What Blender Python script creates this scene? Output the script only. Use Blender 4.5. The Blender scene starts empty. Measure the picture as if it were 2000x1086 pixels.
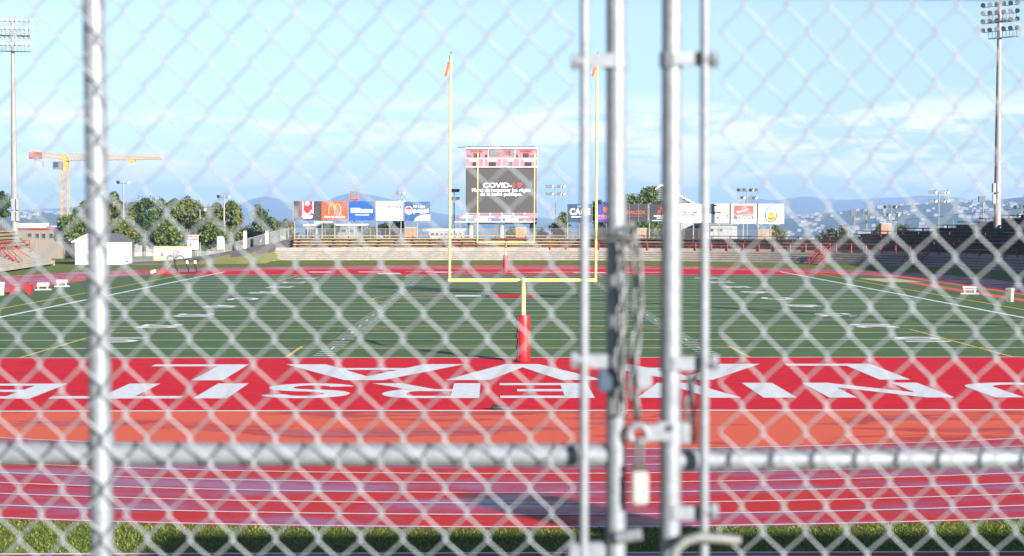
import bpy, bmesh, math, random
from math import sin, cos, pi, radians, sqrt
from mathutils import Vector, Matrix, noise as mnoise
random.seed(7)
S = bpy.context.scene
COL = S.collection

# ------------------------------------------------------------------ camera
H = 5.54
FPX = 3200.0                     # focal length in pixels of the 2000 px wide photograph
cam = bpy.data.cameras.new('camera'); camo = bpy.data.objects.new('camera', cam); COL.objects.link(camo)
cam.sensor_width = 36.0; cam.lens = FPX / 2000 * 36.0
cam.clip_start = 0.05; cam.clip_end = 40000
camo.location = (0, 0, H)
YAW = math.atan(36 / FPX); PITCH = math.atan(118 / FPX)
camo.rotation_euler = (pi / 2 - PITCH, 0, -YAW)
cam.dof.use_dof = True; cam.dof.focus_distance = 120; cam.dof.aperture_fstop = 5.0
S.camera = camo
RCAM = camo.rotation_euler.to_matrix()

def ray(px, py):
    return RCAM @ Vector(((px - 1000) / FPX, (543 - py) / FPX, -1))
def P(px, py, d):
    """point that lies d metres out along the field axis"""
    r = ray(px, py); return Vector((0, 0, H)) + r * (d / r.y)
def GR(px, py, z=0.0):
    r = ray(px, py); return Vector((0, 0, H)) + r * ((z - H) / r.z)

# ------------------------------------------------------------------ sun, sky, exposure
SUN_EL = radians(15.0); SUN_AZ = (0.585, -0.811)
sl = bpy.data.lights.new('sun', 'SUN'); so = bpy.data.objects.new('sun', sl); COL.objects.link(so)
sl.energy = 5.0; sl.angle = radians(0.5); sl.color = (1.0, 0.955, 0.89)
sv = Vector((SUN_AZ[0] * cos(SUN_EL), SUN_AZ[1] * cos(SUN_EL), sin(SUN_EL)))
so.rotation_euler = sv.to_track_quat('Z', 'Y').to_euler(); so.location = (30, -40, 60)

W = bpy.data.worlds.new('World'); S.world = W; W.use_nodes = True
nt = W.node_tree; nt.nodes.clear()
def N(t, kind, **kw):
    n = t.nodes.new(kind)
    for k, v in kw.items(): setattr(n, k, v)
    return n
def L(t, a, b): t.links.new(a, b)
out = N(nt, 'ShaderNodeOutputWorld'); bg = N(nt, 'ShaderNodeBackground'); bg.inputs[1].default_value = 0.046
sky = N(nt, 'ShaderNodeTexSky', sky_type='NISHITA', sun_disc=False)
sky.sun_elevation = SUN_EL; sky.sun_rotation = math.atan2(SUN_AZ[0], SUN_AZ[1])
sky.air_density = 1.0; sky.dust_density = 0.0; sky.ozone_density = 3.5
tc = N(nt, 'ShaderNodeTexCoord')
mp = N(nt, 'ShaderNodeMapping'); mp.inputs['Scale'].default_value = (13.0, 13.0, 55.0); mp.inputs['Location'].default_value = (4.1, 1.4, 0.9)
nz = N(nt, 'ShaderNodeTexNoise'); nz.inputs['Scale'].default_value = 1.0; nz.inputs['Detail'].default_value = 9; nz.inputs['Roughness'].default_value = 0.62
L(nt, tc.outputs['Generated'], mp.inputs[0]); L(nt, mp.outputs[0], nz.inputs[0])
cr = N(nt, 'ShaderNodeValToRGB'); cr.color_ramp.elements[0].position = 0.46; cr.color_ramp.elements[1].position = 0.56
L(nt, nz.outputs[0], cr.inputs[0])
sx = N(nt, 'ShaderNodeSeparateXYZ'); L(nt, tc.outputs['Generated'], sx.inputs[0])
band = N(nt, 'ShaderNodeValToRGB')
band.color_ramp.elements[0].position = 0.0; band.color_ramp.elements[0].color = (0.35, 0.35, 0.35, 1)
band.color_ramp.elements[1].position = 1.0; band.color_ramp.elements[1].color = (0, 0, 0, 1)
for p, c in ((0.020, 0.85), (0.058, 1.0), (0.078, 0.0)):
    e = band.color_ramp.elements.new(p); e.color = (c, c, c, 1)
L(nt, sx.outputs[2], band.inputs[0])
mul = N(nt, 'ShaderNodeMath', operation='MULTIPLY'); L(nt, cr.outputs[0], mul.inputs[0]); L(nt, band.outputs[0], mul.inputs[1])
mix = N(nt, 'ShaderNodeMix', data_type='RGBA'); mix.inputs[7].default_value = (8.6, 8.6, 9.1, 1)
L(nt, mul.outputs[0], mix.inputs[0]); 
tc_ = tc
wb = N(nt, 'ShaderNodeMix', data_type='RGBA', blend_type='MULTIPLY'); wb.inputs[0].default_value = 1.0; wb.inputs[7].default_value = (1.48, 1.33, 1.24, 1)   # cool white balance
sxz = N(nt, 'ShaderNodeSeparateXYZ'); L(nt, tc_.outputs['Generated'], sxz.inputs[0])
wr = N(nt, 'ShaderNodeValToRGB'); wr.color_ramp.elements[0].color = (0.46, 0.66, 0.92, 1); wr.color_ramp.elements[1].color = (1.0, 0.955, 0.95, 1); wr.color_ramp.elements[1].position = 0.12
L(nt, sxz.outputs[2], wr.inputs[0])
wb2 = N(nt, 'ShaderNodeMix', data_type='RGBA', blend_type='MULTIPLY'); wb2.inputs[0].default_value = 1.0; L(nt, sky.outputs[0], wb2.inputs[6]); L(nt, wr.outputs[0], wb2.inputs[7])
L(nt, wb2.outputs[2], wb.inputs[6]); L(nt, wb.outputs[2], mix.inputs[6])
L(nt, mix.outputs[2], bg.inputs[0]); L(nt, bg.outputs[0], out.inputs[0])

S.view_settings.view_transform = 'Standard'; S.view_settings.look = 'None'
S.view_settings.gamma = 1.0; S.view_settings.use_curve_mapping = False
S.view_settings.exposure = 1.74
S.render.engine = 'CYCLES'
S.cycles.max_bounces = 6; S.cycles.transparent_max_bounces = 16; S.cycles.volume_bounces = 0
S.cycles.use_denoising = True

# ------------------------------------------------------------------ materials
MATS = {}
def mat(name, col, rough=0.7, var=0.0, scale=4.0, bump=0.0, bscale=30.0, metal=0.0, spec=0.4, col2=None, emit=0.0, stretch=None):
    if name in MATS: return MATS[name]
    m = bpy.data.materials.new(name); m.use_nodes = True; t = m.node_tree
    b = t.nodes['Principled BSDF']
    b.inputs['Roughness'].default_value = rough; b.inputs['Metallic'].default_value = metal
    b.inputs['Specular IOR Level'].default_value = spec
    b.inputs['Base Color'].default_value = (*col, 1)
    if emit:
        b.inputs['Emission Color'].default_value = (*col, 1); b.inputs['Emission Strength'].default_value = emit
    g = N(t, 'ShaderNodeNewGeometry')
    vec = g.outputs['Position']
    if stretch:
        mp = N(t, 'ShaderNodeMapping'); mp.inputs['Scale'].default_value = stretch; L(t, vec, mp.inputs[0]); vec = mp.outputs[0]
    if var or col2:
        n = N(t, 'ShaderNodeTexNoise'); n.inputs['Scale'].default_value = scale; n.inputs['Detail'].default_value = 6; n.inputs['Roughness'].default_value = 0.65
        L(t, vec, n.inputs[0])
        r = N(t, 'ShaderNodeValToRGB'); r.color_ramp.elements[0].position = 0.3; r.color_ramp.elements[1].position = 0.7
        a = [c * (1 - var) for c in col]; z = col2 if col2 else [min(1, c * (1 + var)) for c in col]
        r.color_ramp.elements[0].color = (*a, 1); r.color_ramp.elements[1].color = (*z, 1)
        L(t, n.outputs[0], r.inputs[0]); L(t, r.outputs[0], b.inputs['Base Color'])
    if bump:
        n = N(t, 'ShaderNodeTexNoise'); n.inputs['Scale'].default_value = bscale; n.inputs['Detail'].default_value = 3
        L(t, vec, n.inputs[0])
        bp = N(t, 'ShaderNodeBump'); bp.inputs['Strength'].default_value = bump; bp.inputs['Distance'].default_value = 0.02
        L(t, n.outputs[0], bp.inputs['Height']); L(t, bp.outputs[0], b.inputs['Normal'])
    MATS[name] = m; return m

def mat_track():
    m = bpy.data.materials.new('wet_sheen_rubber'); m.use_nodes = True; t = m.node_tree; b = t.nodes['Principled BSDF']
    g = N(t, 'ShaderNodeNewGeometry')
    mp = N(t, 'ShaderNodeMapping'); mp.inputs['Scale'].default_value = (0.20, 0.55, 0.3); L(t, g.outputs['Position'], mp.inputs[0])
    n = N(t, 'ShaderNodeTexNoise'); n.inputs['Scale'].default_value = 1.0; n.inputs['Detail'].default_value = 5; n.inputs['Roughness'].default_value = 0.55; n.inputs['Distortion'].default_value = 0.6
    L(t, mp.outputs[0], n.inputs[0])
    # drier on the D inside the first lane (about d > 39 m), wetter on the lanes
    r = N(t, 'ShaderNodeValToRGB'); r.color_ramp.elements[0].position = 0.42; r.color_ramp.elements[1].position = 0.60
    L(t, n.outputs[0], r.inputs[0])
    fine = N(t, 'ShaderNodeTexNoise'); fine.inputs['Scale'].default_value = 40; fine.inputs['Detail'].default_value = 3; L(t, g.outputs['Position'], fine.inputs[0])
    c = N(t, 'ShaderNodeMix', data_type='RGBA'); c.inputs[6].default_value = (0.52, 0.028, 0.022, 1); c.inputs[7].default_value = (0.32, 0.016, 0.085, 1)  # purple patches carry the sky sheen of wet rubber in their colour
    L(t, r.outputs[0], c.inputs[0])
    f2 = N(t, 'ShaderNodeMix', data_type='RGBA', blend_type='MULTIPLY'); f2.inputs[0].default_value = 0.35
    L(t, c.outputs[2], f2.inputs[6]); L(t, fine.outputs[0], f2.inputs[7]); L(t, f2.outputs[2], b.inputs['Base Color'])
    ro = N(t, 'ShaderNodeMapRange'); ro.inputs['To Min'].default_value = 0.55; ro.inputs['To Max'].default_value = 0.30
    L(t, r.outputs[0], ro.inputs[0]); L(t, ro.outputs[0], b.inputs['Roughness'])
    sp = N(t, 'ShaderNodeMapRange'); sp.inputs['To Min'].default_value = 0.04; sp.inputs['To Max'].default_value = 0.18
    L(t, r.outputs[0], sp.inputs[0]); L(t, sp.outputs[0], b.inputs['Specular IOR Level'])
    bp = N(t, 'ShaderNodeBump'); bp.inputs['Strength'].default_value = 0.15; bp.inputs['Distance'].default_value = 0.004
    L(t, fine.outputs[0], bp.inputs['Height']); L(t, bp.outputs[0], b.inputs['Normal'])
    MATS['track'] = m; return m

def mat_leaf(name, c1, c2, c3):
    m = bpy.data.materials.new(name); m.use_nodes = True; t = m.node_tree; b = t.nodes['Principled BSDF']
    g = N(t, 'ShaderNodeNewGeometry')
    r = N(t, 'ShaderNodeValToRGB'); r.color_ramp.elements[0].color = (*c1, 1); r.color_ramp.elements[1].color = (*c3, 1)
    e = r.color_ramp.elements.new(0.6); e.color = (*c2, 1)
    L(t, g.outputs['Random Per Island'], r.inputs[0]); L(t, r.outputs[0], b.inputs['Base Color'])
    b.inputs['Roughness'].default_value = 0.55; b.inputs['Specular IOR Level'].default_value = 0.3
    tr = N(t, 'ShaderNodeBsdfTranslucent'); L(t, r.outputs[0], tr.inputs[0])
    mx = N(t, 'ShaderNodeMixShader'); mx.inputs[0].default_value = 0.25
    L(t, b.outputs[0], mx.inputs[1]); L(t, tr.outputs[0], mx.inputs[2]); L(t, mx.outputs[0], t.nodes['Material Output'].inputs[0])
    return m

def mat_veil(name, col, alpha):
    """far chain-link: wires a few hundredths of a pixel wide, as a fine diamond weave of openings"""
    m = bpy.data.materials.new(name); m.use_nodes = True; t = m.node_tree; b = t.nodes['Principled BSDF']
    b.inputs['Base Color'].default_value = (*col, 1); b.inputs['Roughness'].default_value = 0.5; b.inputs['Alpha'].default_value = alpha
    return m

M_white = mat('white_paint', (0.78, 0.78, 0.77), 0.6, var=0.06, scale=2)
M_line = mat('line_paint', (0.60, 0.60, 0.59), 0.8, var=0.12, scale=3)
M_yline = mat('yellow_line_paint', (0.52, 0.34, 0.05), 0.8)
M_turf = mat('green_turf', (0.067, 0.114, 0.037), 0.9, var=0.2, scale=0.35, bump=0.3, bscale=60, spec=0.15)
M_redturf = mat('red_turf', (0.50, 0.012, 0.022), 0.9, var=0.24, scale=1.1, bump=0.6, bscale=18, spec=0.1, stretch=(0.5, 3.0, 1))
M_grass = mat('grass_ground', (0.075, 0.105, 0.016), 0.95, scale=0.7, col2=(0.14, 0.155, 0.026), spec=0.1, bump=0.4, bscale=12)
M_galv = mat('galvanised_steel', (0.185, 0.196, 0.216), 0.5, var=0.2, scale=55, metal=0.25, spec=0.5, bump=0.05, bscale=90)
M_wire = mat('galvanised_wire', (0.232, 0.25, 0.266), 0.5, var=0.22, scale=25, metal=0.3)
M_goal = mat('goal_yellow', (0.62, 0.53, 0.14), 0.45, var=0.05)
M_pad = mat('red_vinyl_pad', (0.33, 0.010, 0.014), 0.45, var=0.15, scale=3, bump=0.1, bscale=6)
M_conc = mat('weathered_concrete', (0.25, 0.215, 0.18), 0.9, var=0.22, scale=1.6, bump=0.3, bscale=8)
M_concd = mat('dark_shaded_concrete', (0.032, 0.026, 0.026), 0.9, var=0.35, scale=1.2)  # dark concrete, deepened to carry the shade of the right bench rows
M_red = mat('red_painted_steel', (0.25, 0.012, 0.012), 0.5, var=0.1)
M_redd = mat('faded_red_wood', (0.24, 0.055, 0.04), 0.8, var=0.25, scale=2)
M_black = mat('black_rubber', (0.018, 0.018, 0.02), 0.6)
M_steel = mat('pale_pole_steel', (0.205, 0.19, 0.175), 0.55, var=0.08, scale=3)
M_lamp = mat('lamp_housing', (0.20, 0.205, 0.215), 0.4, metal=0.4)
M_lampd = mat('lamp_housing_dark', (0.06, 0.07, 0.08), 0.4)
M_glass = mat('lamp_glass', (0.34, 0.36, 0.38), 0.08, spec=0.8)
M_crane = mat('crane_yellow', (0.40, 0.23, 0.03), 0.5)
M_craner = mat('crane_red', (0.22, 0.04, 0.035), 0.5)
M_grey = mat('grey_cladding', (0.12, 0.125, 0.135), 0.7, var=0.1)
M_lgrey = mat('light_grey_cladding', (0.22, 0.22, 0.225), 0.7, var=0.1)
M_shed = mat('shed_white_boards', (0.74, 0.74, 0.76), 0.6, var=0.04, scale=1)
M_shingle = mat('dark_shingles', (0.055, 0.057, 0.065), 0.9, var=0.3, scale=5)
M_window = mat('window_dark_glass', (0.03, 0.035, 0.045), 0.1, spec=0.8)
M_cream = mat('cream_render', (0.15, 0.125, 0.10), 0.8, var=0.08)
M_crate = mat('tan_plywood', (0.27, 0.155, 0.085), 0.8, var=0.15, scale=3)
M_asph = mat('old_asphalt', (0.085, 0.07, 0.065), 0.95, var=0.35, scale=1.0, bump=0.3, bscale=6)
M_dirt = mat('dry_bank', (0.20, 0.16, 0.06), 0.95, scale=0.8, col2=(0.12, 0.15, 0.03))
M_bark = mat('bark', (0.09, 0.07, 0.055), 0.9, var=0.3, scale=5)
M_screen = mat('screen_grey', (0.042, 0.036, 0.033), 0.6, var=0.04, scale=2)
M_pink = mat('faded_red_panel', (0.33, 0.12, 0.14), 0.5, var=0.06, scale=0.6)
M_blackp = mat('black_panel', (0.02, 0.015, 0.016), 0.5)
M_fabric = mat('orange_ribbon', (0.75, 0.09, 0.03), 0.8)
M_track = mat_track()

# ------------------------------------------------------------------ mesh helpers
class MB:
    def __init__(s): s.v = []; s.f = []
    def add(s, vs, fs):
        o = len(s.v); s.v += [Vector(v) for v in vs]; s.f += [tuple(i + o for i in f) for f in fs]; return s
    def box(s, c, size, rz=0.0, mtx=None):
        hx, hy, hz = size[0] / 2, size[1] / 2, size[2] / 2
        vs = [Vector((x, y, z)) for x in (-hx, hx) for y in (-hy, hy) for z in (-hz, hz)]
        m = mtx if mtx else Matrix.Rotation(rz, 3, 'Z')
        vs = [m @ v + Vector(c) for v in vs]
        return s.add(vs, [(0, 1, 3, 2), (4, 6, 7, 5), (0, 4, 5, 1), (2, 3, 7, 6), (0, 2, 6, 4), (1, 5, 7, 3)])
    def tube(s, pts, r, n=8, cap=True, rs=None):
        pts = [Vector(p) for p in pts]; rings = []
        prev = None
        for i, p in enumerate(pts):
            a = pts[max(0, i - 1)]; b = pts[min(len(pts) - 1, i + 1)]
            t = (b - a).normalized()
            if prev is None:
                u = t.cross(Vector((0, 0, 1)))
                if u.length < 1e-3: u = Vector((1, 0, 0))
                u.normalize()
            else:
                u = (prev - t * prev.dot(t)).normalized()
            prev = u; w = t.cross(u)
            rr = rs[i] if rs else r
            rings.append([p + (u * cos(2 * pi * k / n) + w * sin(2 * pi * k / n)) * rr for k in range(n)])
        vs = [v for rg in rings for v in rg]; fs = []
        for i in range(len(pts) - 1):
            for k in range(n):
                k2 = (k + 1) % n
                fs.append((i * n + k, (i + 1) * n + k, (i + 1) * n + k2, i * n + k2))
        if cap:
            o = len(vs); vs += rings[0] + rings[-1]; fs += [tuple(o + k for k in range(n)), tuple(o + n + k for k in reversed(range(n)))]
        return s.add(vs, fs)
    def quad(s, a, b, c, d): return s.add([a, b, c, d], [(0, 1, 2, 3)])
    def poly(s, pts): return s.add(pts, [tuple(range(len(pts)))])
    def prism(s, pts, ext):
        n = len(pts); e = Vector(ext); a = [Vector(p) for p in pts]; b = [p + e for p in a]
        return s.add(a + b, [tuple(reversed(range(n))), tuple(range(n, 2 * n))] + [(i, (i + 1) % n, n + (i + 1) % n, n + i) for i in range(n)])
    def torus(s, c, R, r, axis, n=20, k=8, sx=1.0, sy=1.0):
        ax = Vector(axis).normalized(); u = ax.orthogonal().normalized(); w = ax.cross(u); pts = []
        c = Vector(c); vs = []; fs = []
        for i in range(n):
            a = 2 * pi * i / n; e = u * cos(a) + w * sin(a)
            for j in range(k):
                b = 2 * pi * j / k; vs.append(c + e * (R + r * cos(b)) + ax * r * sin(b))
        for i in range(n):
            for j in range(k):
                fs.append((i * k + j, ((i + 1) % n) * k + j, ((i + 1) % n) * k + (j + 1) % k, i * k + (j + 1) % k))
        return s.add(vs, fs)
    def build(s, name, m, parent=None, smooth=False, bevel=0.0):
        me = bpy.data.meshes.new(name)
        off = Vector((0, 0, 0)); p = parent
        while p is not None: off += Vector(p.location); p = p.parent
        me.from_pydata([v - off for v in s.v], [], s.f); me.update()
        bm = bmesh.new(); bm.from_mesh(me); bmesh.ops.recalc_face_normals(bm, faces=bm.faces)
        if bevel: bmesh.ops.bevel(bm, geom=list(bm.edges), offset=bevel, segments=2, affect='EDGES')
        bm.to_mesh(me); bm.free()
        if smooth:
            for q in me.polygons: q.use_smooth = len(q.vertices) <= 4
        me.materials.append(m)
        o = bpy.data.objects.new(name, me); COL.objects.link(o); o.parent = parent
        return o

def flat(s_obj):
    """sheets: make every normal point up"""
    me = s_obj.data
    for q in me.polygons:
        if q.normal.z < 0: q.flip()
    return s_obj
def tag(o, label=None, cat=None, group=None, kind=None):
    if label: o['label'] = label
    if cat: o['category'] = cat
    if group: o['group'] = group
    if kind: o['kind'] = kind
    return o
def thing(name, loc, label, cat, group=None):
    o = bpy.data.objects.new(name, None); COL.objects.link(o); o.location = loc; o.empty_display_size = 0.2
    return tag(o, label, cat, group)

def text_mb(body, x0, x1, z0, z1, y, bold=0.02, shear=0.0):
    """lettering in the x-z plane facing the camera side, fitted to a box"""
    cu = bpy.data.curves.new('lettering', 'FONT'); cu.body = body; cu.offset = bold; cu.shear = shear; cu.resolution_u = 4
    o = bpy.data.objects.new('lettering', cu)
    me = bpy.data.meshes.new_from_object(o)
    vs = [v.co.copy() for v in me.vertices]; fs = [tuple(p.vertices) for p in me.polygons]
    bpy.data.objects.remove(o); bpy.data.curves.remove(cu); bpy.data.meshes.remove(me)
    ax = min(v.x for v in vs); bx = max(v.x for v in vs); ay = min(v.y for v in vs); by = max(v.y for v in vs)
    m = MB(); m.add([(x0 + (v.x - ax) / (bx - ax) * (x1 - x0), y, z0 + (v.y - ay) / max(1e-6, by - ay) * (z1 - z0)) for v in vs], fs)
    return m

# ------------------------------------------------------------------ ground, track, field
CX = 0.95
def bankz(x, y):
    """the terrace the gate stands on, falling to the track"""
    t = min(1, max(0, (19.0 - y) / 14.5)); t = t * t * (3 - 2 * t)
    return 3.85 * t
def make_ground():
    m = MB()
    xs = [-420, -260, -160, -110, -80, -60, -45, -30, -22, -15, -10, -6, -3, 0, 3, 6, 10, 15, 22, 30, 45, 60, 80, 110, 160, 260, 420]
    ys = [-220, -120, -60, -20, -5] + [1.5 * i for i in range(0, 15)] + [24, 27, 32, 40, 60, 90, 120, 150, 180, 200, 220, 260, 300, 340]
    vs = [(x, y, bankz(x, y)) for y in ys for x in xs]; n = len(xs)
    fs = [(j * n + i, j * n + i + 1, (j + 1) * n + i + 1, (j + 1) * n + i) for j in range(len(ys) - 1) for i in range(n - 1)]
    m.add(vs, fs); o = flat(m.build('ground', M_grass, smooth=True)); tag(o, kind='structure'); return o
make_ground()

TR_A, TR_B = 38.5, 36.0
YN, YF = 38.85 + TR_B, 181.6 - TR_B
def loop(o, n=72):
    pts = []
    for i in range(n + 1):
        a = pi * i / n; pts.append((CX + (TR_A + o) * cos(a), YF + (TR_B + o) * sin(a)))
    for i in range(n + 1):
        a = pi + pi * i / n; pts.append((CX + (TR_A + o) * cos(a), YN + (TR_B + o) * sin(a)))
    return pts
def ring(o0, o1, z, n=72):
    m = MB(); a = loop(o0, n); b = loop(o1, n); k = len(a)
    m.add([(x, y, z) for x, y in a] + [(x, y, z) for x, y in b], [(i, (i + 1) % k, k + (i + 1) % k, k + i) for i in range(k)])
    return m
def mat_track_dry():
    m = bpy.data.materials.new('worn_orange_rubber'); m.use_nodes = True; t = m.node_tree; b = t.nodes['Principled BSDF']
    g = N(t, 'ShaderNodeNewGeometry'); mp = N(t, 'ShaderNodeMapping'); mp.inputs['Scale'].default_value = (0.16, 0.75, 0.3); L(t, g.outputs['Position'], mp.inputs[0])
    n = N(t, 'ShaderNodeTexNoise'); n.inputs['Scale'].default_value = 1.0; n.inputs['Detail'].default_value = 6; n.inputs['Roughness'].default_value = 0.6; n.inputs['Distortion'].default_value = 0.8
    L(t, mp.outputs[0], n.inputs[0])
    r = N(t, 'ShaderNodeValToRGB'); r.color_ramp.elements[0].position = 0.53; r.color_ramp.elements[1].position = 0.56
    r.color_ramp.elements[0].color = (0.56, 0.10, 0.055, 1); r.color_ramp.elements[1].color = (0.38, 0.034, 0.022, 1)
    L(t, n.outputs[0], r.inputs[0]); L(t, r.outputs[0], b.inputs['Base Color'])
    ro = N(t, 'ShaderNodeMapRange'); ro.inputs['From Min'].default_value = 0.5; ro.inputs['From Max'].default_value = 0.62; ro.inputs['To Min'].default_value = 0.85; ro.inputs['To Max'].default_value = 0.38
    L(t, n.outputs[0], ro.inputs[0]); L(t, ro.outputs[0], b.inputs['Roughness']); b.inputs['Specular IOR Level'].default_value = 0.10
    return m
LANE = 9.76 / 8
track = tag(flat(MB().poly([(x, y, 0.008) for x, y in loop(9.9)]).build('running_track', M_track)), 'wet red running track with white lane lines', kind='structure')
for i in range(9):
    flat(ring(i * LANE - 0.035, i * LANE + 0.035, 0.020, 96).build('lane_line', M_line, track))
tag(flat(MB().poly([(x, y, 0.013) for x, y in loop(-0.05)]).build('track_apron', mat_track_dry())), 'orange rubber apron between the track and the end zone', kind='structure')
# kerb strip at the foot of the terrace
YE = GR(100, 1083).y
strip = tag(flat(MB().quad((-40, 23.6, 0.012), (40, 23.6, 0.012), (40, YE, 0.012), (-40, YE, 0.012)).build('service_path', M_track)), 'red service path at the foot of the terrace', kind='structure')
flat(MB().quad((-40, YE - 0.09, 0.02), (40, YE - 0.09, 0.02), (40, YE, 0.02), (-40, YE, 0.02)).build('edge_line', M_line, strip))

def halfw(y, lim, marg):
    w = lim
    if y < YN:
        t = 1 - ((YN - y) / TR_B) ** 2; w = min(w, TR_A * sqrt(max(0, t)) - marg)
    if y > YF:
        t = 1 - ((y - YF) / TR_B) ** 2; w = min(w, TR_A * sqrt(max(0, t)) - marg)
    return w
def sheet(y0, y1, lim, marg, z, n=14):
    m = MB(); vs = []
    for i in range(n + 1):
        y = y0 + (y1 - y0) * i / n; w = halfw(y, lim, marg); vs += [(CX - w, y, z), (CX + w, y, z)]
    return m.add(vs, [(2 * i, 2 * i + 1, 2 * i + 3, 2 * i + 2) for i in range(n)])
G0, G1 = 64.5, 158.0            # goal lines
E0, E1 = 46.7, 176.0            # dead-ball lines
field = tag(flat(sheet(G0 - 0.1, G1 + 0.1, 36.9, 1.3, 0.016).build('playing_field', M_turf)), 'green artificial turf playing field with yard lines', kind='structure')
ez = tag(flat(sheet(E0, G0, 33, 1.4, 0.018).build('end_zone', M_redturf)), 'red turf end zone with white lettering', kind='structure')
ezf = tag(flat(sheet(G1, E1, 33, 1.4, 0.018).build('end_zone', M_redturf)), 'far red turf end zone', kind='structure')
ZL = 0.026
SW = 28.3
def strip_x(name, y, x0, x1, w, m, par):
    flat(MB().quad((x0, y - w / 2, ZL), (x1, y - w / 2, ZL), (x1, y + w / 2, ZL), (x0, y + w / 2, ZL)).build(name, m, par))
def seg(name, p, q, w, m, par, z=ZL + 0.004):
    p = Vector((p[0], p[1], z)); q = Vector((q[0], q[1], z)); t = (q - p).normalized(); u = Vector((-t.y, t.x, 0)) * w / 2
    flat(MB().quad(p - u, q - u, q + u, p + u).build(name, m, par))
nl = 20
for i in range(nl + 1):
    y = G0 + (G1 - G0) * i / nl
    strip_x('yard_line' if 0 < i < nl else 'goal_line', y, CX - SW, CX + SW, 0.17 + 0.0011 * (y - 60), M_line, field)
strip_x('end_line', E0, CX - 27, CX + 27, 0.22, M_line, ez)
strip_x('end_line', E1, CX - 24, CX + 24, 0.3, M_line, ezf)
for s in (-1, 1):
    seg('side_line', (CX + s * SW, G0), (CX + s * SW, E1 - 9), 0.32, M_line, field, ZL + 0.003)
    seg('coach_line', (CX + s * (SW + 2.5), G0 + 4), (CX + s * (SW + 2.5), G1 + 1), 0.22, M_yline, field)
# hash marks, one every yard
for s in (-1, 1):
    m = MB()
    for i in range(1, 100):
        y = G0 + (G1 - G0) * i / 100
        x = CX + s * 7.75
        if i % 5: m.quad((x - 0.40, y - 0.09, ZL + 0.002), (x + 0.40, y - 0.09, ZL + 0.002), (x + 0.40, y + 0.09, ZL + 0.002), (x - 0.40, y + 0.09, ZL + 0.002))
        else: m.quad((x - 0.05, y - 0.5, ZL + 0.006), (x + 0.05, y - 0.5, ZL + 0.006), (x + 0.05, y + 0.5, ZL + 0.006), (x - 0.05, y + 0.5, ZL + 0.006))
    o = flat(m.build('hash_marks', M_line, field)); o['kind'] = 'stuff'
# yard numbers
def ground_text(body, cx, cy, w, h, rot, m, par, name, bold=0.03):
    t = text_mb(body, -w / 2, w / 2, -h / 2, h / 2, 0, bold)
    R = Matrix.Rotation(rot, 3, 'Z')
    t.v = [R @ Vector((v.x, v.z, 0)) + Vector((cx, cy, ZL + 0.008)) for v in t.v]
    return flat(t.build(name, m, par))
for k in range(1, 10):
    y = G0 + (G1 - G0) * k / 10
    b = str(10 * min(k, 10 - k)) if k != 5 else 'C'
    ground_text(b, CX - 17.9, y, 3.0, 2.1, -pi / 2, M_line, field, 'yard_number')
    ground_text(b, CX + 18.4, y, 3.0, 2.1, pi / 2, M_line, field, 'yard_number')
# yellow football (soccer) lines
for yg, s in ((G0, 1), (G1, -1)):
    for hw, dp in ((9.15, 5.7), (19.6, 16.2)):
        for sd in (-1, 1): seg('box_line', (CX + sd * hw, yg), (CX + sd * hw, yg + s * dp), 0.15, M_yline, field)
        seg('box_line', (CX - hw, yg + s * dp), (CX + hw, yg + s * dp), 0.17, M_yline, field)
    for i in range(12):
        a0 = -0.92 + 1.84 * i / 12; a1 = -0.92 + 1.84 * (i + 1) / 12
        seg('arc_line', (CX + 9.15 * sin(a0), yg + s * (11 + 9.15 * cos(a0))), (CX + 9.15 * sin(a1), yg + s * (11 + 9.15 * cos(a1))), 0.13, M_yline, field)
MIDY = (G0 + G1) / 2
for i in range(36):
    a0 = 2 * pi * i / 36; a1 = 2 * pi * (i + 1) / 36
    seg('circle_line', (CX + 9.15 * sin(a0), MIDY + 9.15 * cos(a0)), (CX + 9.15 * sin(a1), MIDY + 9.15 * cos(a1)), 0.15, M_yline, field)
# midfield emblem: red block between black bars with a split pale tail
M_tan = mat('tan_line_paint', (0.55, 0.36, 0.22), 0.8)
M_blk = mat('black_line_paint', (0.012, 0.014, 0.014), 0.9)
def gp(name, pts, m, z): flat(MB().poly([(x, y, z) for x, y in pts]).build(name, m, field))
yb = 115.3
gp('emblem', [(0.0, yb - 2.3), (2.9, yb - 2.3), (3.2, yb), (2.9, yb + 2.3), (0.0, yb + 2.3)], M_redturf, ZL + 0.012)
gp('emblem', [(3.2, yb - 0.9), (6.0, yb - 0.4), (6.0, yb + 0.4), (3.2, yb + 0.9)], M_blk, ZL + 0.012)
gp('emblem', [(-0.9, yb - 1.2), (0.0, yb - 1.2), (0.0, yb + 1.2), (-0.9, yb + 1.2)], M_blk, ZL + 0.013)
gp('emblem', [(-2.8, yb - 1.2), (-0.9, yb - 1.0), (-0.9, yb + 1.0), (-2.8, yb + 1.3)], M_line, ZL + 0.012)
for s in (-1, 1):
    gp('emblem', [(-6.2, yb + s * 2.4), (-2.7, yb + s * 0.3), (-2.7, yb + s * 1.2)], M_blk, ZL + 0.014)
    gp('emblem', [(-6.8, yb + s * 3.0), (-2.8, yb + s * 1.1), (-2.8, yb + s * 1.7), (-6.8, yb + s * 3.4)], M_tan, ZL + 0.013)
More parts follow.
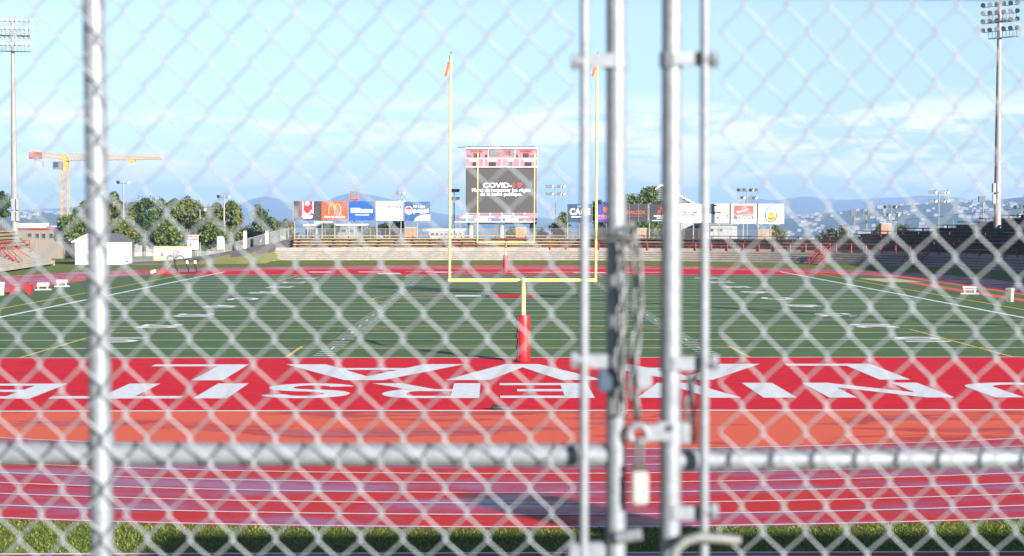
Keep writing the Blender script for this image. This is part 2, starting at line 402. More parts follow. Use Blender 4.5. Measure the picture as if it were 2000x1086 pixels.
# long-jump runway and pit on the right
M_runway = mat('runway_red', (0.55, 0.06, 0.035), 0.8, var=0.1)
rw = tag(flat(MB().quad((34.6, 84, 0.03), (35.8, 84, 0.03), (36.0, 139, 0.03), (34.8, 139, 0.03)).build('jump_runway', M_runway)), 'narrow red long jump runway beside the field', kind='structure')
M_sand = mat('pit_sand', (0.42, 0.30, 0.20), 0.95, var=0.2)
tag(flat(MB().quad((33.4, 139.2, 0.034), (36.8, 139.2, 0.034), (36.4, 148, 0.034), (33.0, 148, 0.034)).build('jump_pit', M_sand)), 'pale sand pit at the end of the runway', kind='structure')

# ---- end-zone lettering: each letter read from the field side, so turned half round
M_lett = mat('turf_letter_white', (0.54, 0.54, 0.55), 0.9, var=0.14, scale=4, bump=0.3, bscale=30)
def letter(polys, par=ez, z=ZL):
    m = MB()
    for k, p in enumerate(polys): m.poly([(x, y, z + 0.0012 * k) for x, y in p])
    flat(m.build('painted_letter', M_lett, par))
def rect(x0, x1, y0, y1): return [(x0, y0), (x1, y0), (x1, y1), (x0, y1)]
u0, u1 = 49.95, 54.45           # row UNIVERSITE (near, far)
v0, v1 = 55.5, 61.55            # row LAVAL
tk = 0.66
def arcband(cx, cy, rx, ry, tx, ty, a0, a1, n=14):
    ps = []
    for i in range(n):
        p = a0 + (a1 - a0) * i / n; q = a0 + (a1 - a0) * (i + 1) / n
        ps.append([(cx + rx * cos(p), cy + ry * sin(p)), (cx + rx * cos(q), cy + ry * sin(q)), (cx + (rx - tx) * cos(q), cy + (ry - ty) * sin(q)), (cx + (rx - tx) * cos(p), cy + (ry - ty) * sin(p))])
    return ps
def multi(ps): # bands share one height
    m = MB()
    for p in ps: m.poly([(x, y, ZL) for x, y in p])
    flat(m.build('painted_letter', M_lett, ez))
# U (bowl at the far side)
yc = u1 - 1.35
multi([rect(15.4, 16.3, u0, yc), rect(17.9, 18.8, u0, yc)] + arcband(17.1, yc, 1.7, 1.35, 0.9, tk, 0, pi))
# N : diagonal runs from the far right to the near left
multi([rect(10.3, 11.15, u0, u1), rect(13.3, 14.15, u0, u1), [(11.15, u1), (11.15, u1 - 1.45), (13.3, u0), (13.3, u0 + 1.45)]])
multi([rect(8.28, 9.3, u0, u1)])
# V : point at the far side
multi([[(4.4, u0), (5.35, u0), (6.0, u1 - 1.6), (6.0, u1), (5.45, u1)], [(7.6, u0), (6.65, u0), (6.0, u1 - 1.6), (6.0, u1), (6.55, u1)]])
# E
multi([rect(2.2, 3.1, u0, u1), rect(0.2, 2.2, u0, u0 + tk), rect(0.75, 2.2, (u0 + u1) / 2 - tk / 2, (u0 + u1) / 2 + tk / 2), rect(0.2, 2.2, u1 - tk, u1)])
# R
rc = u0 + 1.3
multi([rect(-1.32, -0.44, u0, u1), rect(-2.4, -1.32, u0, u0 + 0.6), rect(-2.4, -1.32, rc + 0.7, rc + 1.3)] + arcband(-2.4, rc, 1.1, 1.3, 0.75, 0.6, pi / 2, 3 * pi / 2) +
      [[(-1.9, rc + 1.3), (-2.75, rc + 1.3), (-4.05, u1), (-3.05, u1)]])
# S
sc, h4 = -5.9, (u1 - u0) / 4
multi(arcband(sc, u0 + h4 + 0.15, 1.4, h4 + 0.15, 0.8, tk, -pi * 0.92, pi / 2) + arcband(sc, u1 - h4 - 0.15, 1.4, h4 + 0.15, 0.8, tk, pi / 2 * 0.16, -pi * 0.5 - pi, 14)[:0] +
      arcband(sc, u1 - h4 - 0.15, 1.4, h4 + 0.15, 0.8, tk, pi * 0.08, 1.5 * pi))
multi([rect(-9.17, -8.15, u0, u1)])
# T
multi([rect(-13.6, -9.57, u0, u0 + tk), rect(-12.1, -11.08, u0 + tk, u1)])
# E with its accent on the near side
multi([rect(-15.05, -14.15, u0, u1), rect(-17.2, -15.05, u0, u0 + tk), rect(-16.7, -15.05, (u0 + u1) / 2 - tk / 2, (u0 + u1) / 2 + tk / 2), rect(-17.2, -15.05, u1 - tk, u1),
       [(-15.6, u0 - 0.3), (-16.5, u0 - 1.2), (-17.3, u0 - 1.2), (-16.4, u0 - 0.3)]])
# LAVAL
tl = 0.8
multi([rect(-10.25, -9.2, v0, v1), rect(-12.7, -10.25, v1 - tl, v1)])
def letA(xl, xr, al, ar):       # feet far, apex near
    f = 1.5; cxm = (al + ar) / 2
    ty = v1 - 2.3; tb = ty + 0.75
    def edge(x_f, x_n, y): return x_f + (x_n - x_f) * (v1 - y) / (v1 - v0)
    il, ir = xl + f, xr - f
    yi = v0 + 1.35
    multi([[(xl, v1), (il, v1), (cxm, yi), (cxm, v0), (al, v0)], [(xr, v1), (ir, v1), (cxm, yi), (cxm, v0), (ar, v0)],
           [(il + (cxm - il) * (v1 - tb) / (v1 - yi), tb), (ir + (cxm - ir) * (v1 - tb) / (v1 - yi), tb), (ir + (cxm - ir) * (v1 - ty) / (v1 - yi), ty), (il + (cxm - il) * (v1 - ty) / (v1 - yi), ty)]])
letA(-7.8, -1.1, -5.05, -3.75)
letA(3.6, 10.05, 6.15, 7.45)
multi([[(-1.65, v0), (-0.15, v0), (1.07, v1 - 1.35), (1.07, v1), (0.42, v1)], [(3.75, v0), (2.3, v0), (1.07, v1 - 1.35), (1.07, v1), (1.7, v1)]])
multi([rect(13.15, 14.2, v0, v1), rect(10.95, 13.15, v1 - tl, v1)])
# far end zone letters seen end on
for x0, x1, y0, y1 in ((-18.5, -16.2, 165, 167.4), (-13.5, -10.8, 165.5, 167.5), (-11.3, -9.0, 160.2, 163.4), (-5.8, -3.9, 164, 166), (-6.5, -3.0, 166.2, 167), (3.4, 6.1, 164, 165.4), (8.3, 11.6, 162.5, 165.5), (13.5, 17.5, 164.5, 165.6)):
    flat(MB().quad((x0, y0, ZL), (x1, y0, ZL), (x1 - 0.4, y1, ZL), (x0 - 0.4, y1, ZL)).build('painted_letter', M_lett, ezf))
seg('letter_stroke', (-9, 168), (13, 161.5), 0.55, M_lett, ezf, ZL + 0.01)
seg('letter_stroke', (-3, 161.5), (9, 168.0), 0.55, M_lett, ezf, ZL + 0.013)

# ------------------------------------------------------------------ goal posts
def goal(y_bar, s, label, h_top=11.9, far=False, x=CX + 0.19):
    yb = y_bar - s * 1.7                      # foot of the post, inside the end zone
    t = thing('goal_post', (x, yb, 0.02), label, 'goal post')
    # tall flat-sided gooseneck: upright, then a short bend to the bar
    pts = [(x, yb, 0.02), (x, yb, 2.55)] + [(x, yb + s * 1.7 * (1 - cos(a)) , 2.55 + 0.5 * sin(a)) for a in (0.4, 0.8, 1.2, pi / 2)]
    MB().tube(pts, 0.085, 14).build('post', M_goal, t, True)
    w = 2.92 if not far else 2.85
    for sd in (-1, 1):
        MB().tube([(x + sd * 0.02, y_bar, 3.08), (x + sd * w, y_bar, 3.08)], 0.07, 12).build('crossbar_half', M_goal, t, True)
        u = MB().tube([(x + sd * (w - 0.05), y_bar, 3.02), (x + sd * (w - 0.05) + 0.055, y_bar, h_top)], 0.05, 12).build('upright', M_goal, t, True)
        if not far:
            xt = x + sd * (w - 0.05) + 0.055
            MB().tube([(xt, y_bar, h_top), (xt + 0.03, y_bar, h_top + 0.12)], 0.02, 6).build('tip_cap', M_black, t)
            MB().tube([(xt, y_bar - 0.06, h_top - 0.02), (xt - 0.06, y_bar - 0.08, h_top - 0.3)], 0.012, 5).build('ribbon_cord', M_black, t)
            r = MB(); n = 8; vs = []
            for i in range(n + 1):
                f = i / n; cxp = xt - 0.06 - 0.14 * f; zz = h_top - 0.3 - 0.55 * f; yy = y_bar - 0.08 + 0.03 * sin(6 * f)
                vs += [(cxp - 0.05, yy, zz + 0.02), (cxp + 0.05, yy + 0.01, zz - 0.02)]
            r.add(vs, [(2 * i, 2 * i + 1, 2 * i + 3, 2 * i + 2) for i in range(n)])
            r.build('ribbon', M_fabric, t)
    MB().tube([(x, y_bar, 2.98), (x, y_bar, 3.19)], 0.11, 14).build('joint_collar', M_galv, t, True)
    # padded sleeve
    p = MB(); n = 20; R = 0.26
    zs = [0.03, 0.08, 0.5, 0.95, 1.4, 1.78, 1.82]
    p.tube([(x, yb, z) for z in zs], R, n, True, [R * 0.94, R, R, R * 0.985, R, R, R * 0.95])
    pad = p.build('pad', M_pad, t, True)
    if not far:
        MB().box((x - 0.195, yb - 0.175, 0.92), (0.05, 0.03, 1.72), 0.75).build('pad_seam', mat('pad_edge_dark', (0.10, 0.012, 0.014), 0.6), t)
        for z in (0.18, 0.6, 1.05, 1.5, 1.72):
            MB().box((x - 0.195, yb - 0.175, z), (0.20, 0.05, 0.17), 0.75).build('pad_strap', M_black, t)
    return t
goal(64.3, 1, 'yellow goal post with red padded base standing nearest on the red end zone')
goal(161.6, -1, 'small far yellow goal post with red padded base in front of the scoreboard', 11.9, True, CX + 0.25)

# small black bag left by the end line
bp = GR(978, 802)
bag = MB().tube([bp + Vector((-0.28, 0, 0.09)), bp + Vector((-0.22, 0, 0.1)), bp + Vector((0, 0.02, 0.08)), bp + Vector((0.25, 0.03, 0.05)), bp + Vector((0.3, 0.03, 0.05))], 0.08, 8, True, [0.02, 0.085, 0.07, 0.045, 0.01]).build('small_bag', M_black, smooth=True)
tag(bag, 'small black bag lying on the white end line', 'bag')

# ------------------------------------------------------------------ bleachers
SA, SB, SY = 50.2, 53.0, 147.0
def stations():
    st = []
    x = -27.0
    while x < CX - 1: st.append(('l', x)); x += 2.0
    a = 0.0
    while a < pi / 2: st.append(('a', a)); a += 0.038
    y = SY
    while y > 84: st.append(('r', y)); y -= 3.0
    return st
ST = stations()
def sp(st, o, z=0.0):
    k, v = st
    if k == 'l': return Vector((v, SY + SB + o, z))
    if k == 'a': return Vector((CX + (SA + o) * sin(v), SY + (SB + o) * cos(v), z))
    return Vector((CX + SA + o, v, z))
def px_of(p):
    q = RCAM.transposed() @ (Vector(p) - Vector((0, 0, H))); return 1000 - q.x / q.z * FPX
def ribbon(m, sts, o0, z0, o1, z1):
    vs = []
    for s in sts: vs += [sp(s, o0, z0), sp(s, o1, z1)]
    m.add(vs, [(2 * i, 2 * i + 1, 2 * i + 3, 2 * i + 2) for i in range(len(sts) - 1)])
bank = MB(); ribbon(bank, ST, -6.5, 0.012, 0.0, 0.34)
tag(flat(bank.build('grass_verge', M_grass)), 'strip of grass in front of the bleachers', kind='structure')

stand = thing('curved_bleachers', (CX, 200, 0), 'long curved bleachers with wooden bench rows behind the far end zone', 'bleachers')
# lower concrete steps
ZS0, NST, DEP = 0.30, 5, 0.62
lo = MB()
for i in range(NST):
    z0 = ZS0 - (0.4 if i == 0 else 0) + 0.245 * i; z1 = ZS0 + 0.245 * (i + 1)
    ribbon(lo, ST, DEP * i, z0, DEP * i, z1); ribbon(lo, ST, DEP * i, z1, DEP * (i + 1), z1)
lo.build('lower_steps', M_conc, stand)
for i in range(NST):
    jm = MB(); z0 = ZS0 + 0.245 * i; ribbon(jm, ST, DEP * i - 0.012, z0, DEP * i - 0.012, z0 + 0.055); jm.build('step_line', M_concd, stand)  # thin dark strip along the foot of each riser
OB, ZB, RD, RR = DEP * NST, ZS0 + 0.245 * NST, 0.80, 0.36
row_px = [0, 0, 0, 0, 0, 1600, 1680, 1740, 1795, 1845, 1890, 1930, 1965, 2000]
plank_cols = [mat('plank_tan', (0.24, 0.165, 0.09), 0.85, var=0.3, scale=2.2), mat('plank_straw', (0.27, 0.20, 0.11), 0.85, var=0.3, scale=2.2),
              mat('plank_shaded_brown', (0.075, 0.042, 0.026), 0.85, var=0.35, scale=2.0), mat('plank_red', (0.17, 0.035, 0.025), 0.85, var=0.3, scale=2.0)]  # brown boards deepened for the shade on the right rows
up = MB(); upl = MB(); brk = MB()
front = MB(); ribbon(front, ST, OB, ZB, OB, ZB + 0.3); front.build('parapet', M_conc, stand)
for r in range(14):
    sts = [s for s in ST if px_of(sp(s, OB + RD * r, 1)) >= row_px[r] and (s[0] != 'l' or s[1] > -26.4)]
    if r >= 5: sts = [s for s in sts if s[0] != 'l']
    if len(sts) < 3: continue
    zt = ZB + RR * r
    
    sl_ = [q for q in sts if px_of(sp(q, OB, 1)) < 1110]; sr_ = sts[max(0, len(sl_) - 1):] if sl_ else sts  # risers split: tan on the lit left, shade-darkened on the right
    oo = OB + RD * r + (0.02 if r == 0 else 0)
    if len(sl_) > 1: ribbon(upl, sl_, oo, zt - RR, oo, zt)
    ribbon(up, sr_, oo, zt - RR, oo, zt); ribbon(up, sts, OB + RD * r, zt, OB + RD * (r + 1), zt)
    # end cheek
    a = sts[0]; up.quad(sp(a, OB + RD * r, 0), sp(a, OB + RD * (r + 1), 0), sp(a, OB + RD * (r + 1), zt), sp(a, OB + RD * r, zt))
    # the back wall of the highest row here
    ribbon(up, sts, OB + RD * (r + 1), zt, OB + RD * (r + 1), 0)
    # bench planks, one board per bay of three stations
    i = 0
    while i < len(sts) - 1:
        j = min(i + 3, len(sts) - 1)
        m = MB(); o0 = OB + RD * r + 0.22; zz = zt + 0.30
        oa, ob = o0, o0 + 0.34
        for k in range(i, j):
            a, b = sts[k], sts[k + 1]
            e = 0.012
            lo4 = [sp(a, oa, zz - 0.06), sp(b, oa, zz - 0.06), sp(b, ob, zz - 0.06), sp(a, ob, zz - 0.06)]
            hi4 = [sp(a, oa, zz + 0.05), sp(b, oa, zz + 0.05), sp(b, ob, zz), sp(a, ob, zz)]
            m.add(lo4 + hi4, [(0, 1, 5, 4), (2, 3, 7, 6), (4, 5, 6, 7), (3, 2, 1, 0)] + ([(0, 4, 7, 3)] if k == i else []) + ([(1, 2, 6, 5)] if k == j - 1 else []))
            c = (sp(a, (oa + ob) / 2, zz - 0.17) + sp(b, (oa + ob) / 2, zz - 0.17)) / 2
            brk.box(c + Vector((random.uniform(-.3, .3), 0, 0)), (0.10, 0.3, 0.24))
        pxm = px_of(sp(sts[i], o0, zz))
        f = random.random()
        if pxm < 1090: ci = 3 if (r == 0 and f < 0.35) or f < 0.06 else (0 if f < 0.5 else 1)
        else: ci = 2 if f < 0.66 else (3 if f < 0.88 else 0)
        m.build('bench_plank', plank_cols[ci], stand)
        i = j
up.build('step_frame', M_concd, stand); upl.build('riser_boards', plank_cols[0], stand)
o = brk.build('bench_brackets', M_blackp, stand); o['kind'] = 'stuff'

# red railing along the foot of the bench rows
rail = thing('red_railing', tuple(sp(ST[14], OB - 0.1, ZB)), 'low red railing running along the foot of the bench rows', 'railing')
k = 0
for s in ST:
    pxv = px_of(sp(s, OB - 0.1, ZB))
    if pxv < 1060 or pxv > 2100: continue
    k += 1
    if k % 1 == 0:
        p = sp(s, OB - 0.1, ZB)
        MB().box(p + Vector((0, 0, 0.47)), (0.10, 0.08, 0.94)).build('post', M_red, rail)
sts = [s for s in ST if 1060 < px_of(sp(s, OB - 0.1, ZB)) < 2100]
for z in (0.45, 0.9):
    MB().tube([sp(s, OB - 0.1, ZB + z) for s in sts], 0.022, 5).build('rail', M_red, rail)

def stair(name, base, top, width, label):
    base = Vector(base); top = Vector(top); t = thing(name, tuple(base), label, 'stairs')
    d = (top - base); hd = Vector((d.x, d.y, 0)).normalized(); sd = Vector((-hd.y, hd.x, 0))
    n = 8
    for s in (-1, 1):
        e = sd * (s * width / 2)
        MB().prism([base + e, top + e, top + e + Vector((0, 0, 0.22)), base + e + Vector((0, 0, 0.22))], sd * 0.06 * s).build('stringer', M_red, t)
        for z in (0.55, 1.0): MB().tube([base + e + Vector((0, 0, z)), top + e + Vector((0, 0, z))], 0.035, 6).build('handrail', M_red, t)
        for f in (0.02, 0.35, 0.68, 0.98):
            q = base + d * f + e; MB().tube([q, q + Vector((0, 0, 1.02))], 0.035, 6).build('baluster', M_red, t)
    for i in range(n):
        q = base + d * ((i + 0.5) / n) + Vector((0, 0, 0.12))
        MB().box(q, (width, 0.28, 0.04), math.atan2(sd.y, sd.x)).build('tread', M_red, t)
    return t
def stair_at(px, label):
    best = min(ST, key=lambda s: abs(px_of(sp(s, 0, 0.3)) - px) if s[0] == 'a' else 1e9)
    stair('stair_flight', sp(best, -1.5, 0.12), sp(best, 0.9, ZB + 0.15), 1.3, label)
stair_at(1606, 'bright red steel stair in the sun on the grass before the dark bleachers')
stair_at(1792, 'red steel stair in the shade under the tall dark bleachers')

# left bleachers, seen end on beside the white shed
lst = thing('side_bleachers', (-53, 175, 0), 'tan bleachers with red trim at the far left beside the tall light mast', 'bleachers')
lowm = MB(); upm = MB()
A0 = Vector((-47.6, 148)); A1 = Vector((-51.0, 191))
dirv = (A1 - A0).normalized(); nrm = Vector((-dirv.y, dirv.x))
def lp(f, o, z): p = A0 + (A1 - A0) * f + nrm * o; return Vector((p.x, p.y, z))
for i in range(9):
    z0 = 0.45 + 0.17 * i if i else 0.2; z1 = 0.45 + 0.17 * (i + 1); f1 = 1 - 0.012 * i
    lowm.quad(lp(0, .32 * i, z0), lp(f1, .32 * i, z0), lp(f1, .32 * i, z1), lp(0, .32 * i, z1)); lowm.quad(lp(0, .32 * i, z1), lp(f1, .32 * i, z1), lp(f1, .32 * (i + 1), z1), lp(0, .32 * (i + 1), z1))
    lowm.quad(lp(f1, .32 * i, 0), lp(f1, .32 * (i + 1), 0), lp(f1, .32 * (i + 1), z1), lp(f1, .32 * i, z1))
lowm.build('lower_steps', M_conc, lst)
for r in range(6):
    o0 = 3.0 + 0.6 * r; z = 2.05 + 0.38 * r; f1 = 1.06 + 0.024 * r
    upm.quad(lp(0, o0, z - 0.4), lp(f1, o0, z - 0.4), lp(f1, o0, z), lp(0, o0, z)); upm.quad(lp(0, o0, z), lp(f1, o0, z), lp(f1, o0 + .6, z), lp(0, o0 + .6, z))
    upm.quad(lp(f1, o0, 0), lp(f1, o0 + 0.6, 0), lp(f1, o0 + .6, z), lp(f1, o0, z))
    for q in range(6):
        a, b = f1 * q / 6 + 0.002, f1 * (q + 1) / 6 - 0.002
        MB().prism([lp(a, o0 + .25, z + .3), lp(b, o0 + .25, z + .3), lp(b, o0 + .55, z + .3), lp(a, o0 + .55, z + .3)], (0, 0, 0.09)).build('bench_plank', plank_cols[(q * 7 + r * 3) % 2 if (q + r) % 5 else 3], lst)
upm.quad(lp(0, 3.0 + .6 * 6, 0), lp(1.18, 3.0 + .6 * 6, 0), lp(1.18, 3.0 + .6 * 6, 4.0), lp(0, 3.0 + .6 * 6, 4.0))
upm.build('step_frame', plank_cols[0], lst)
for f in [i / 14 for i in range(5, 15)]:
    MB().box(lp(f, 2.85, 2.4), (0.07, 0.07, 0.95)).build('rail_post', M_red, lst)
for z in (2.5, 2.95): MB().tube([lp(0.3, 2.85, z), lp(1.0, 2.85, z)], 0.03, 5).build('rail', M_red, lst)
for f in (0.60, 0.80): MB().prism([lp(f, 0.4, 0.5), lp(f, 3.0, 2.1), lp(f, 3.0, 2.35), lp(f, 0.4, 0.75)], dirv.to_3d() * 0.15).build('stair_cheek', M_redd, lst)
sb = GR(30, 527); stair('stair_flight', sb, lp(0.52, 2.2, 2.0), 1.6, 'red steel stair climbing the left bleachers above the grass')

# end ramp, wing wall and berm at the left end of the curved bleachers
berm = MB()
prof = [(GR(250, 516), 0.0), (P(330, 511, 196), 0), (P(400, 500, 199), 0), (P(470, 488, 202), 0), (P(520, 478, 205), 0), (P(575, 466, 209), 0)]
crest = [Vector(p[0]) for p in prof]
vs = []
for c in crest:
    zc = max(0.05, c.z); vs += [(c.x + 0.5, c.y - 5 - zc * 1.5, 0.03), (c.x, c.y, zc), (c.x - 1.0, c.y + 7, zc * 0.9), (c.x - 2, c.y + 14, 0.0)]
for i in range(len(crest) - 1):
    for k in range(3): berm.add([vs[i * 4 + k], vs[i * 4 + k + 1], vs[i * 4 + 5 + k], vs[i * 4 + 4 + k]], [(0, 1, 2, 3)])
tag(flat(berm.build('embankment', M_dirt, smooth=True)), kind='structure')
pv = MB()
for i in range(len(crest) - 1):
    a, b = vs[i * 4:i * 4 + 4], vs[i * 4 + 4:i * 4 + 8]
    A_, B_ = Vector(a[1]), Vector(b[1]); A0_, B0_ = Vector(a[0]), Vector(b[0]); A2_, B2_ = Vector(a[2]), Vector(b[2]); up3 = Vector((0, 0, 0.05))
    pv.quad(A0_.lerp(A_, 0.50) + up3, A_ + up3 * 1.5, B_ + up3 * 1.5, B0_.lerp(B_, 0.50) + up3)
    pv.quad(A_ + up3 * 1.5, A2_ + up3, B2_ + up3, B_ + up3 * 1.5)
tag(flat(pv.build('asphalt_ramp', M_asph)), 'dark asphalt ramp climbing to the bleachers', kind='structure')
wing = thing('ramp_stair', tuple(GR(503, 513)), 'concrete stair with dark treads and red coping at the left end of the curved bleachers', 'stairs')
w0 = P(500, 512, 199); w1 = P(572, 468, 210)
n = 9
for i in range(n):
    f = i / n; p = w0.lerp(w1, f + 0.5 / n)
    MB().box((p.x + 1.0, p.y, p.z / 2 + 0.05), (2.2, 1.2, p.z + 0.1)).build('step', M_conc, wing)
    if i % 2 == 0: MB().box((p.x + 0.95, p.y - 0.62, p.z - 0.02), (1.5, 0.05, 0.16)).build('tread_edge', M_blackp, wing)
MB().prism([w0 + Vector((-.5, 0, -.1)), w1 + Vector((-.5, 0, -.1)), w1 + Vector((-.5, 0, .22)), w0 + Vector((-.5, 0, .22))], (0.3, 0, 0)).build('coping', M_redd, wing)
MB().prism([w0 + Vector((-.2, 0, -.6)), w1 + Vector((-.2, 0, -2.6)), w1 + Vector((-.2, 0, -.05)), w0 + Vector((-.2, 0, -.05))], (0.25, 0, 0)).build('side_wall', M_conc, wing)

# ------------------------------------------------------------------ fence behind the curved bleachers
def fence_run(name, pts, z0, z1, label, step=1.9, r=0.03, veil=0.10):
    t = thing(name, (pts[0][0], pts[0][1], z0 if not callable(z0) else z0(pts[0])), label, 'fence')
    P3 = [Vector((p[0], p[1], 0)) for p in pts]
    zf0 = z0 if callable(z0) else (lambda p: z0); zf1 = z1 if callable(z1) else (lambda p: z1)
    top = [Vector((p.x, p.y, zf1(p))) for p in P3]; bot = [Vector((p.x, p.y, zf0(p))) for p in P3]
    MB().tube(top, r * 0.8, 5).build('top_rail', M_steel, t)
    acc = 0.0
    for a, b in zip(P3[:-1], P3[1:]):
        ln = (b - a).length; q = acc
        while q < ln:
            c = a.lerp(b, q / ln); MB().tube([(c.x, c.y, zf0(c)), (c.x, c.y, zf1(c) + 0.08)], r, 6).build('post', M_steel, t); q += step
        acc = q - ln
    m = MB()
    for i in range(len(top) - 1): m.quad(bot[i], bot[i + 1], top[i + 1], top[i])
    m.build('mesh_panel', mat_veil('far_chain_link', (0.45, 0.46, 0.46), veil), t)
    return t
back = [sp(s, OB + RD * 5 + 0.6) for s in ST if px_of(sp(s, OB + RD * 5 + .6)) < 1560]
fence_run('chain_link_fence', [(p.x, p.y) for p in back][::2] + [(back[-1].x, back[-1].y)], 0.0, 4.15, 'long chain link fence along the top of the curved bleachers under the billboards')
b2 = [s for s in ST if px_of(sp(s, OB + RD * 8)) > 1565 and s[0] == 'a']
def topz(p): return 4.2 + max(0, (px_of((p.x, p.y, 4)) - 1565) / 435) * 2.4
pts2 = [sp(s, OB + RD * 14.6) for s in b2]
fence_run('chain_link_fence', [(p.x, p.y) for p in pts2][::2], 0.0, topz, 'wire fence stepping up behind the tall dark bleachers', 4.0, 0.035, 0.06)

# small fence and white posts left of the bleachers
pa, pb, pc = P(395, 470, 213), P(455, 455, 214), P(560, 446, 216)
fence_run('chain_link_fence', [(P(385, 500, 212).x, 212), (P(565, 500, 216).x, 216)], 0.0, lambda p: 1.0 + 3.3 * min(1, max(0, (px_of((p.x, p.y, 2)) - 385) / 180)), 'chain link fence rising along the asphalt ramp', 2.3, 0.03, 0.16)
for x, yt in ((479, 451), (521, 451)):
    p = P(x, yt, 211); tag(MB().box((p.x, p.y, p.z / 2), (0.36, 0.2, p.z)).build('gate_pillar', M_white), 'white square pillar at the ramp fence, %s of the two' % ('left' if x < 500 else 'right'), 'pillar', 'white pillars at the ramp')
fence_run('rail_fence', [(P(256, 500, 201).x, 201), (P(470, 500, 205).x, 205)], 0.0, 1.35, 'low wire fence between the white shed and the banner', 2.6, 0.03, 0.14)
fence_run('rail_fence', [(-63, 207), (P(147, 480, 203).x, 203)], 0.5, 3.0, 'wire fence between the left bleachers and the white shed', 3.2, 0.03, 0.06)

# ------------------------------------------------------------------ billboards
def board(px0, px1, py0, py1, d, m, label, frame=M_steel, name='billboard'):
    a = P(px0, py1, d); b = P(px1, py0, d)
    t = thing(name, ((a.x + b.x) / 2, d, 0), label, 'billboard', 'billboards above the curved bleachers')
    w = b.x - a.x; h = b.z - a.z
    MB().box(((a.x + b.x) / 2, d, (a.z + b.z) / 2), (w, 0.22, h)).build('panel', m, t)
    for x in (a.x - 0.03, b.x + 0.03): MB().box((x, d, (a.z + b.z) / 2), (0.055, 0.30, h + 0.1)).build('edge_trim', frame, t)
    for x in (a.x + 0.05, (a.x + b.x) / 2): MB().box((x, d + 0.25, a.z / 2 + 0.2), (0.12, 0.12, a.z + 0.4)).build('post', M_steel, t)
    yf = d - 0.125
    def X(f): return a.x + w * f
    def Z(f): return b.z - h * f       # f measured downwards
    return t, X, Z, yf
def btext(t, body, X, Z, yf, x0, x1, z0, z1, m, bold=0.03, dy=0.0, shear=0.0):
    text_mb(body, X(x0), X(x1), Z(z1), Z(z0), yf - 0.02 - dy, bold, shear).build('lettering', m, t)
def bpoly(t, pts, X, Z, yf, m, dy=0.0, name='emblem'):
    MB().poly([(X(x), yf - 0.012 - dy, Z(z)) for x, z in pts]).build(name, m, t)
def circ(cx, cy, rx, ry, n=24, a0=0, a1=2 * pi): return [(cx + rx * cos(a0 + (a1 - a0) * i / n), cy + ry * sin(a0 + (a1 - a0) * i / n)) for i in range(n + (0 if a1 - a0 > 6.2 else 1))]
I_white = mat('ink_white', (0.78, 0.78, 0.78), 0.6); I_red = mat('ink_red', (0.30, 0.012, 0.02), 0.6); I_gold = mat('ink_gold', (0.42, 0.25, 0.02), 0.6)
I_black = mat('ink_black', (0.02, 0.02, 0.02), 0.6); I_grey = mat('ink_grey', (0.09, 0.095, 0.105), 0.6); I_dred = mat('ink_dark_red', (0.25, 0.02, 0.04), 0.6)
I_blue = mat('ink_blue', (0.01, 0.06, 0.22), 0.6); I_orange = mat('ink_orange', (0.33, 0.07, 0.022), 0.6); I_pale = mat('ink_pale_blue', (0.35, 0.55, 0.75), 0.6)
D_L = 214.0
t, X, Z, yf = board(574, 627, 393, 430, D_L, mat('board_dark', (0.035, 0.032, 0.034), 0.5, var=0.4, scale=1.5), 'dark billboard with a red figure and white script, leftmost of the left row')
bpoly(t, [(0.22, 0.0), (0.75, 0.0), (0.75, 0.72), (0.22, 0.72)], X, Z, yf, I_dred)
bpoly(t, [(0.34, 0.30), (0.42, 0.16), (0.58, 0.16), (0.66, 0.30), (0.66, 0.62), (0.34, 0.62)], X, Z, yf, I_red, 0.004)
bpoly(t, circ(0.5, 0.12, 0.09, 0.12), X, Z, yf, mat('ink_skin', (0.55, 0.42, 0.38), 0.6), 0.008)
for x in (0.33, 0.70): bpoly(t, [(x, 0.02), (x + 0.025, 0.02), (x + 0.025, 0.65), (x, 0.65)], X, Z, yf, I_white, 0.009)
for q in range(10):
    a0 = 0.1 + 2.94 * q / 10; a1 = 0.1 + 2.94 * (q + 1) / 10
    bpoly(t, [(0.5 + 0.17 * cos(a0), 0.45 + 0.26 * sin(a0)), (0.5 + 0.17 * cos(a1), 0.45 + 0.26 * sin(a1)), (0.5 + 0.13 * cos(a1), 0.45 + 0.2 * sin(a1)), (0.5 + 0.13 * cos(a0), 0.45 + 0.2 * sin(a0))], X, Z, yf, I_white, 0.010)
btext(t, 'Sleeco', X, Z, yf, 0.30, 0.70, 0.68, 0.86, I_white)
bpoly(t, [(0.35, 0.90), (0.65, 0.90), (0.65, 0.92), (0.35, 0.92)], X, Z, yf, I_white, 0.01)
t, X, Z, yf = board(628, 679, 393, 430.5, D_L, mat('board_orange', (0.28, 0.06, 0.022), 0.5, var=0.05), 'orange red billboard with a big golden letter M')
mm = MB()
for s in (-1, 1):
    arch = [(0.5 + s * (0.125 - 0.125 * cos(pi * q / 12)) if False else 0.5 + s * 0.115 - s * 0.115 * cos(pi * q / 12) * 1.0, 0.68 - 0.55 * sin(pi * q / 12) ** 0.72) for q in range(13)]
    mm.tube([(X(x), yf - 0.02, Z(z)) for x, z in arch], 0.085, 6)
mm.build('emblem', I_gold, t)
btext(t, "c'est ça que j'm", X, Z, yf, 0.10, 0.90, 0.75, 0.88, I_white)
t, X, Z, yf = board(681, 732, 393, 430.5, D_L, mat('board_blue', (0.004, 0.055, 0.22), 0.5, var=0.12, scale=0.8), 'bright blue billboard with lettering in a white bar')
bpoly(t, [(0.09, 0.36), (0.45, 0.36), (0.45, 0.42), (0.92, 0.42), (0.92, 0.60), (0.09, 0.60)], X, Z, yf, I_white)
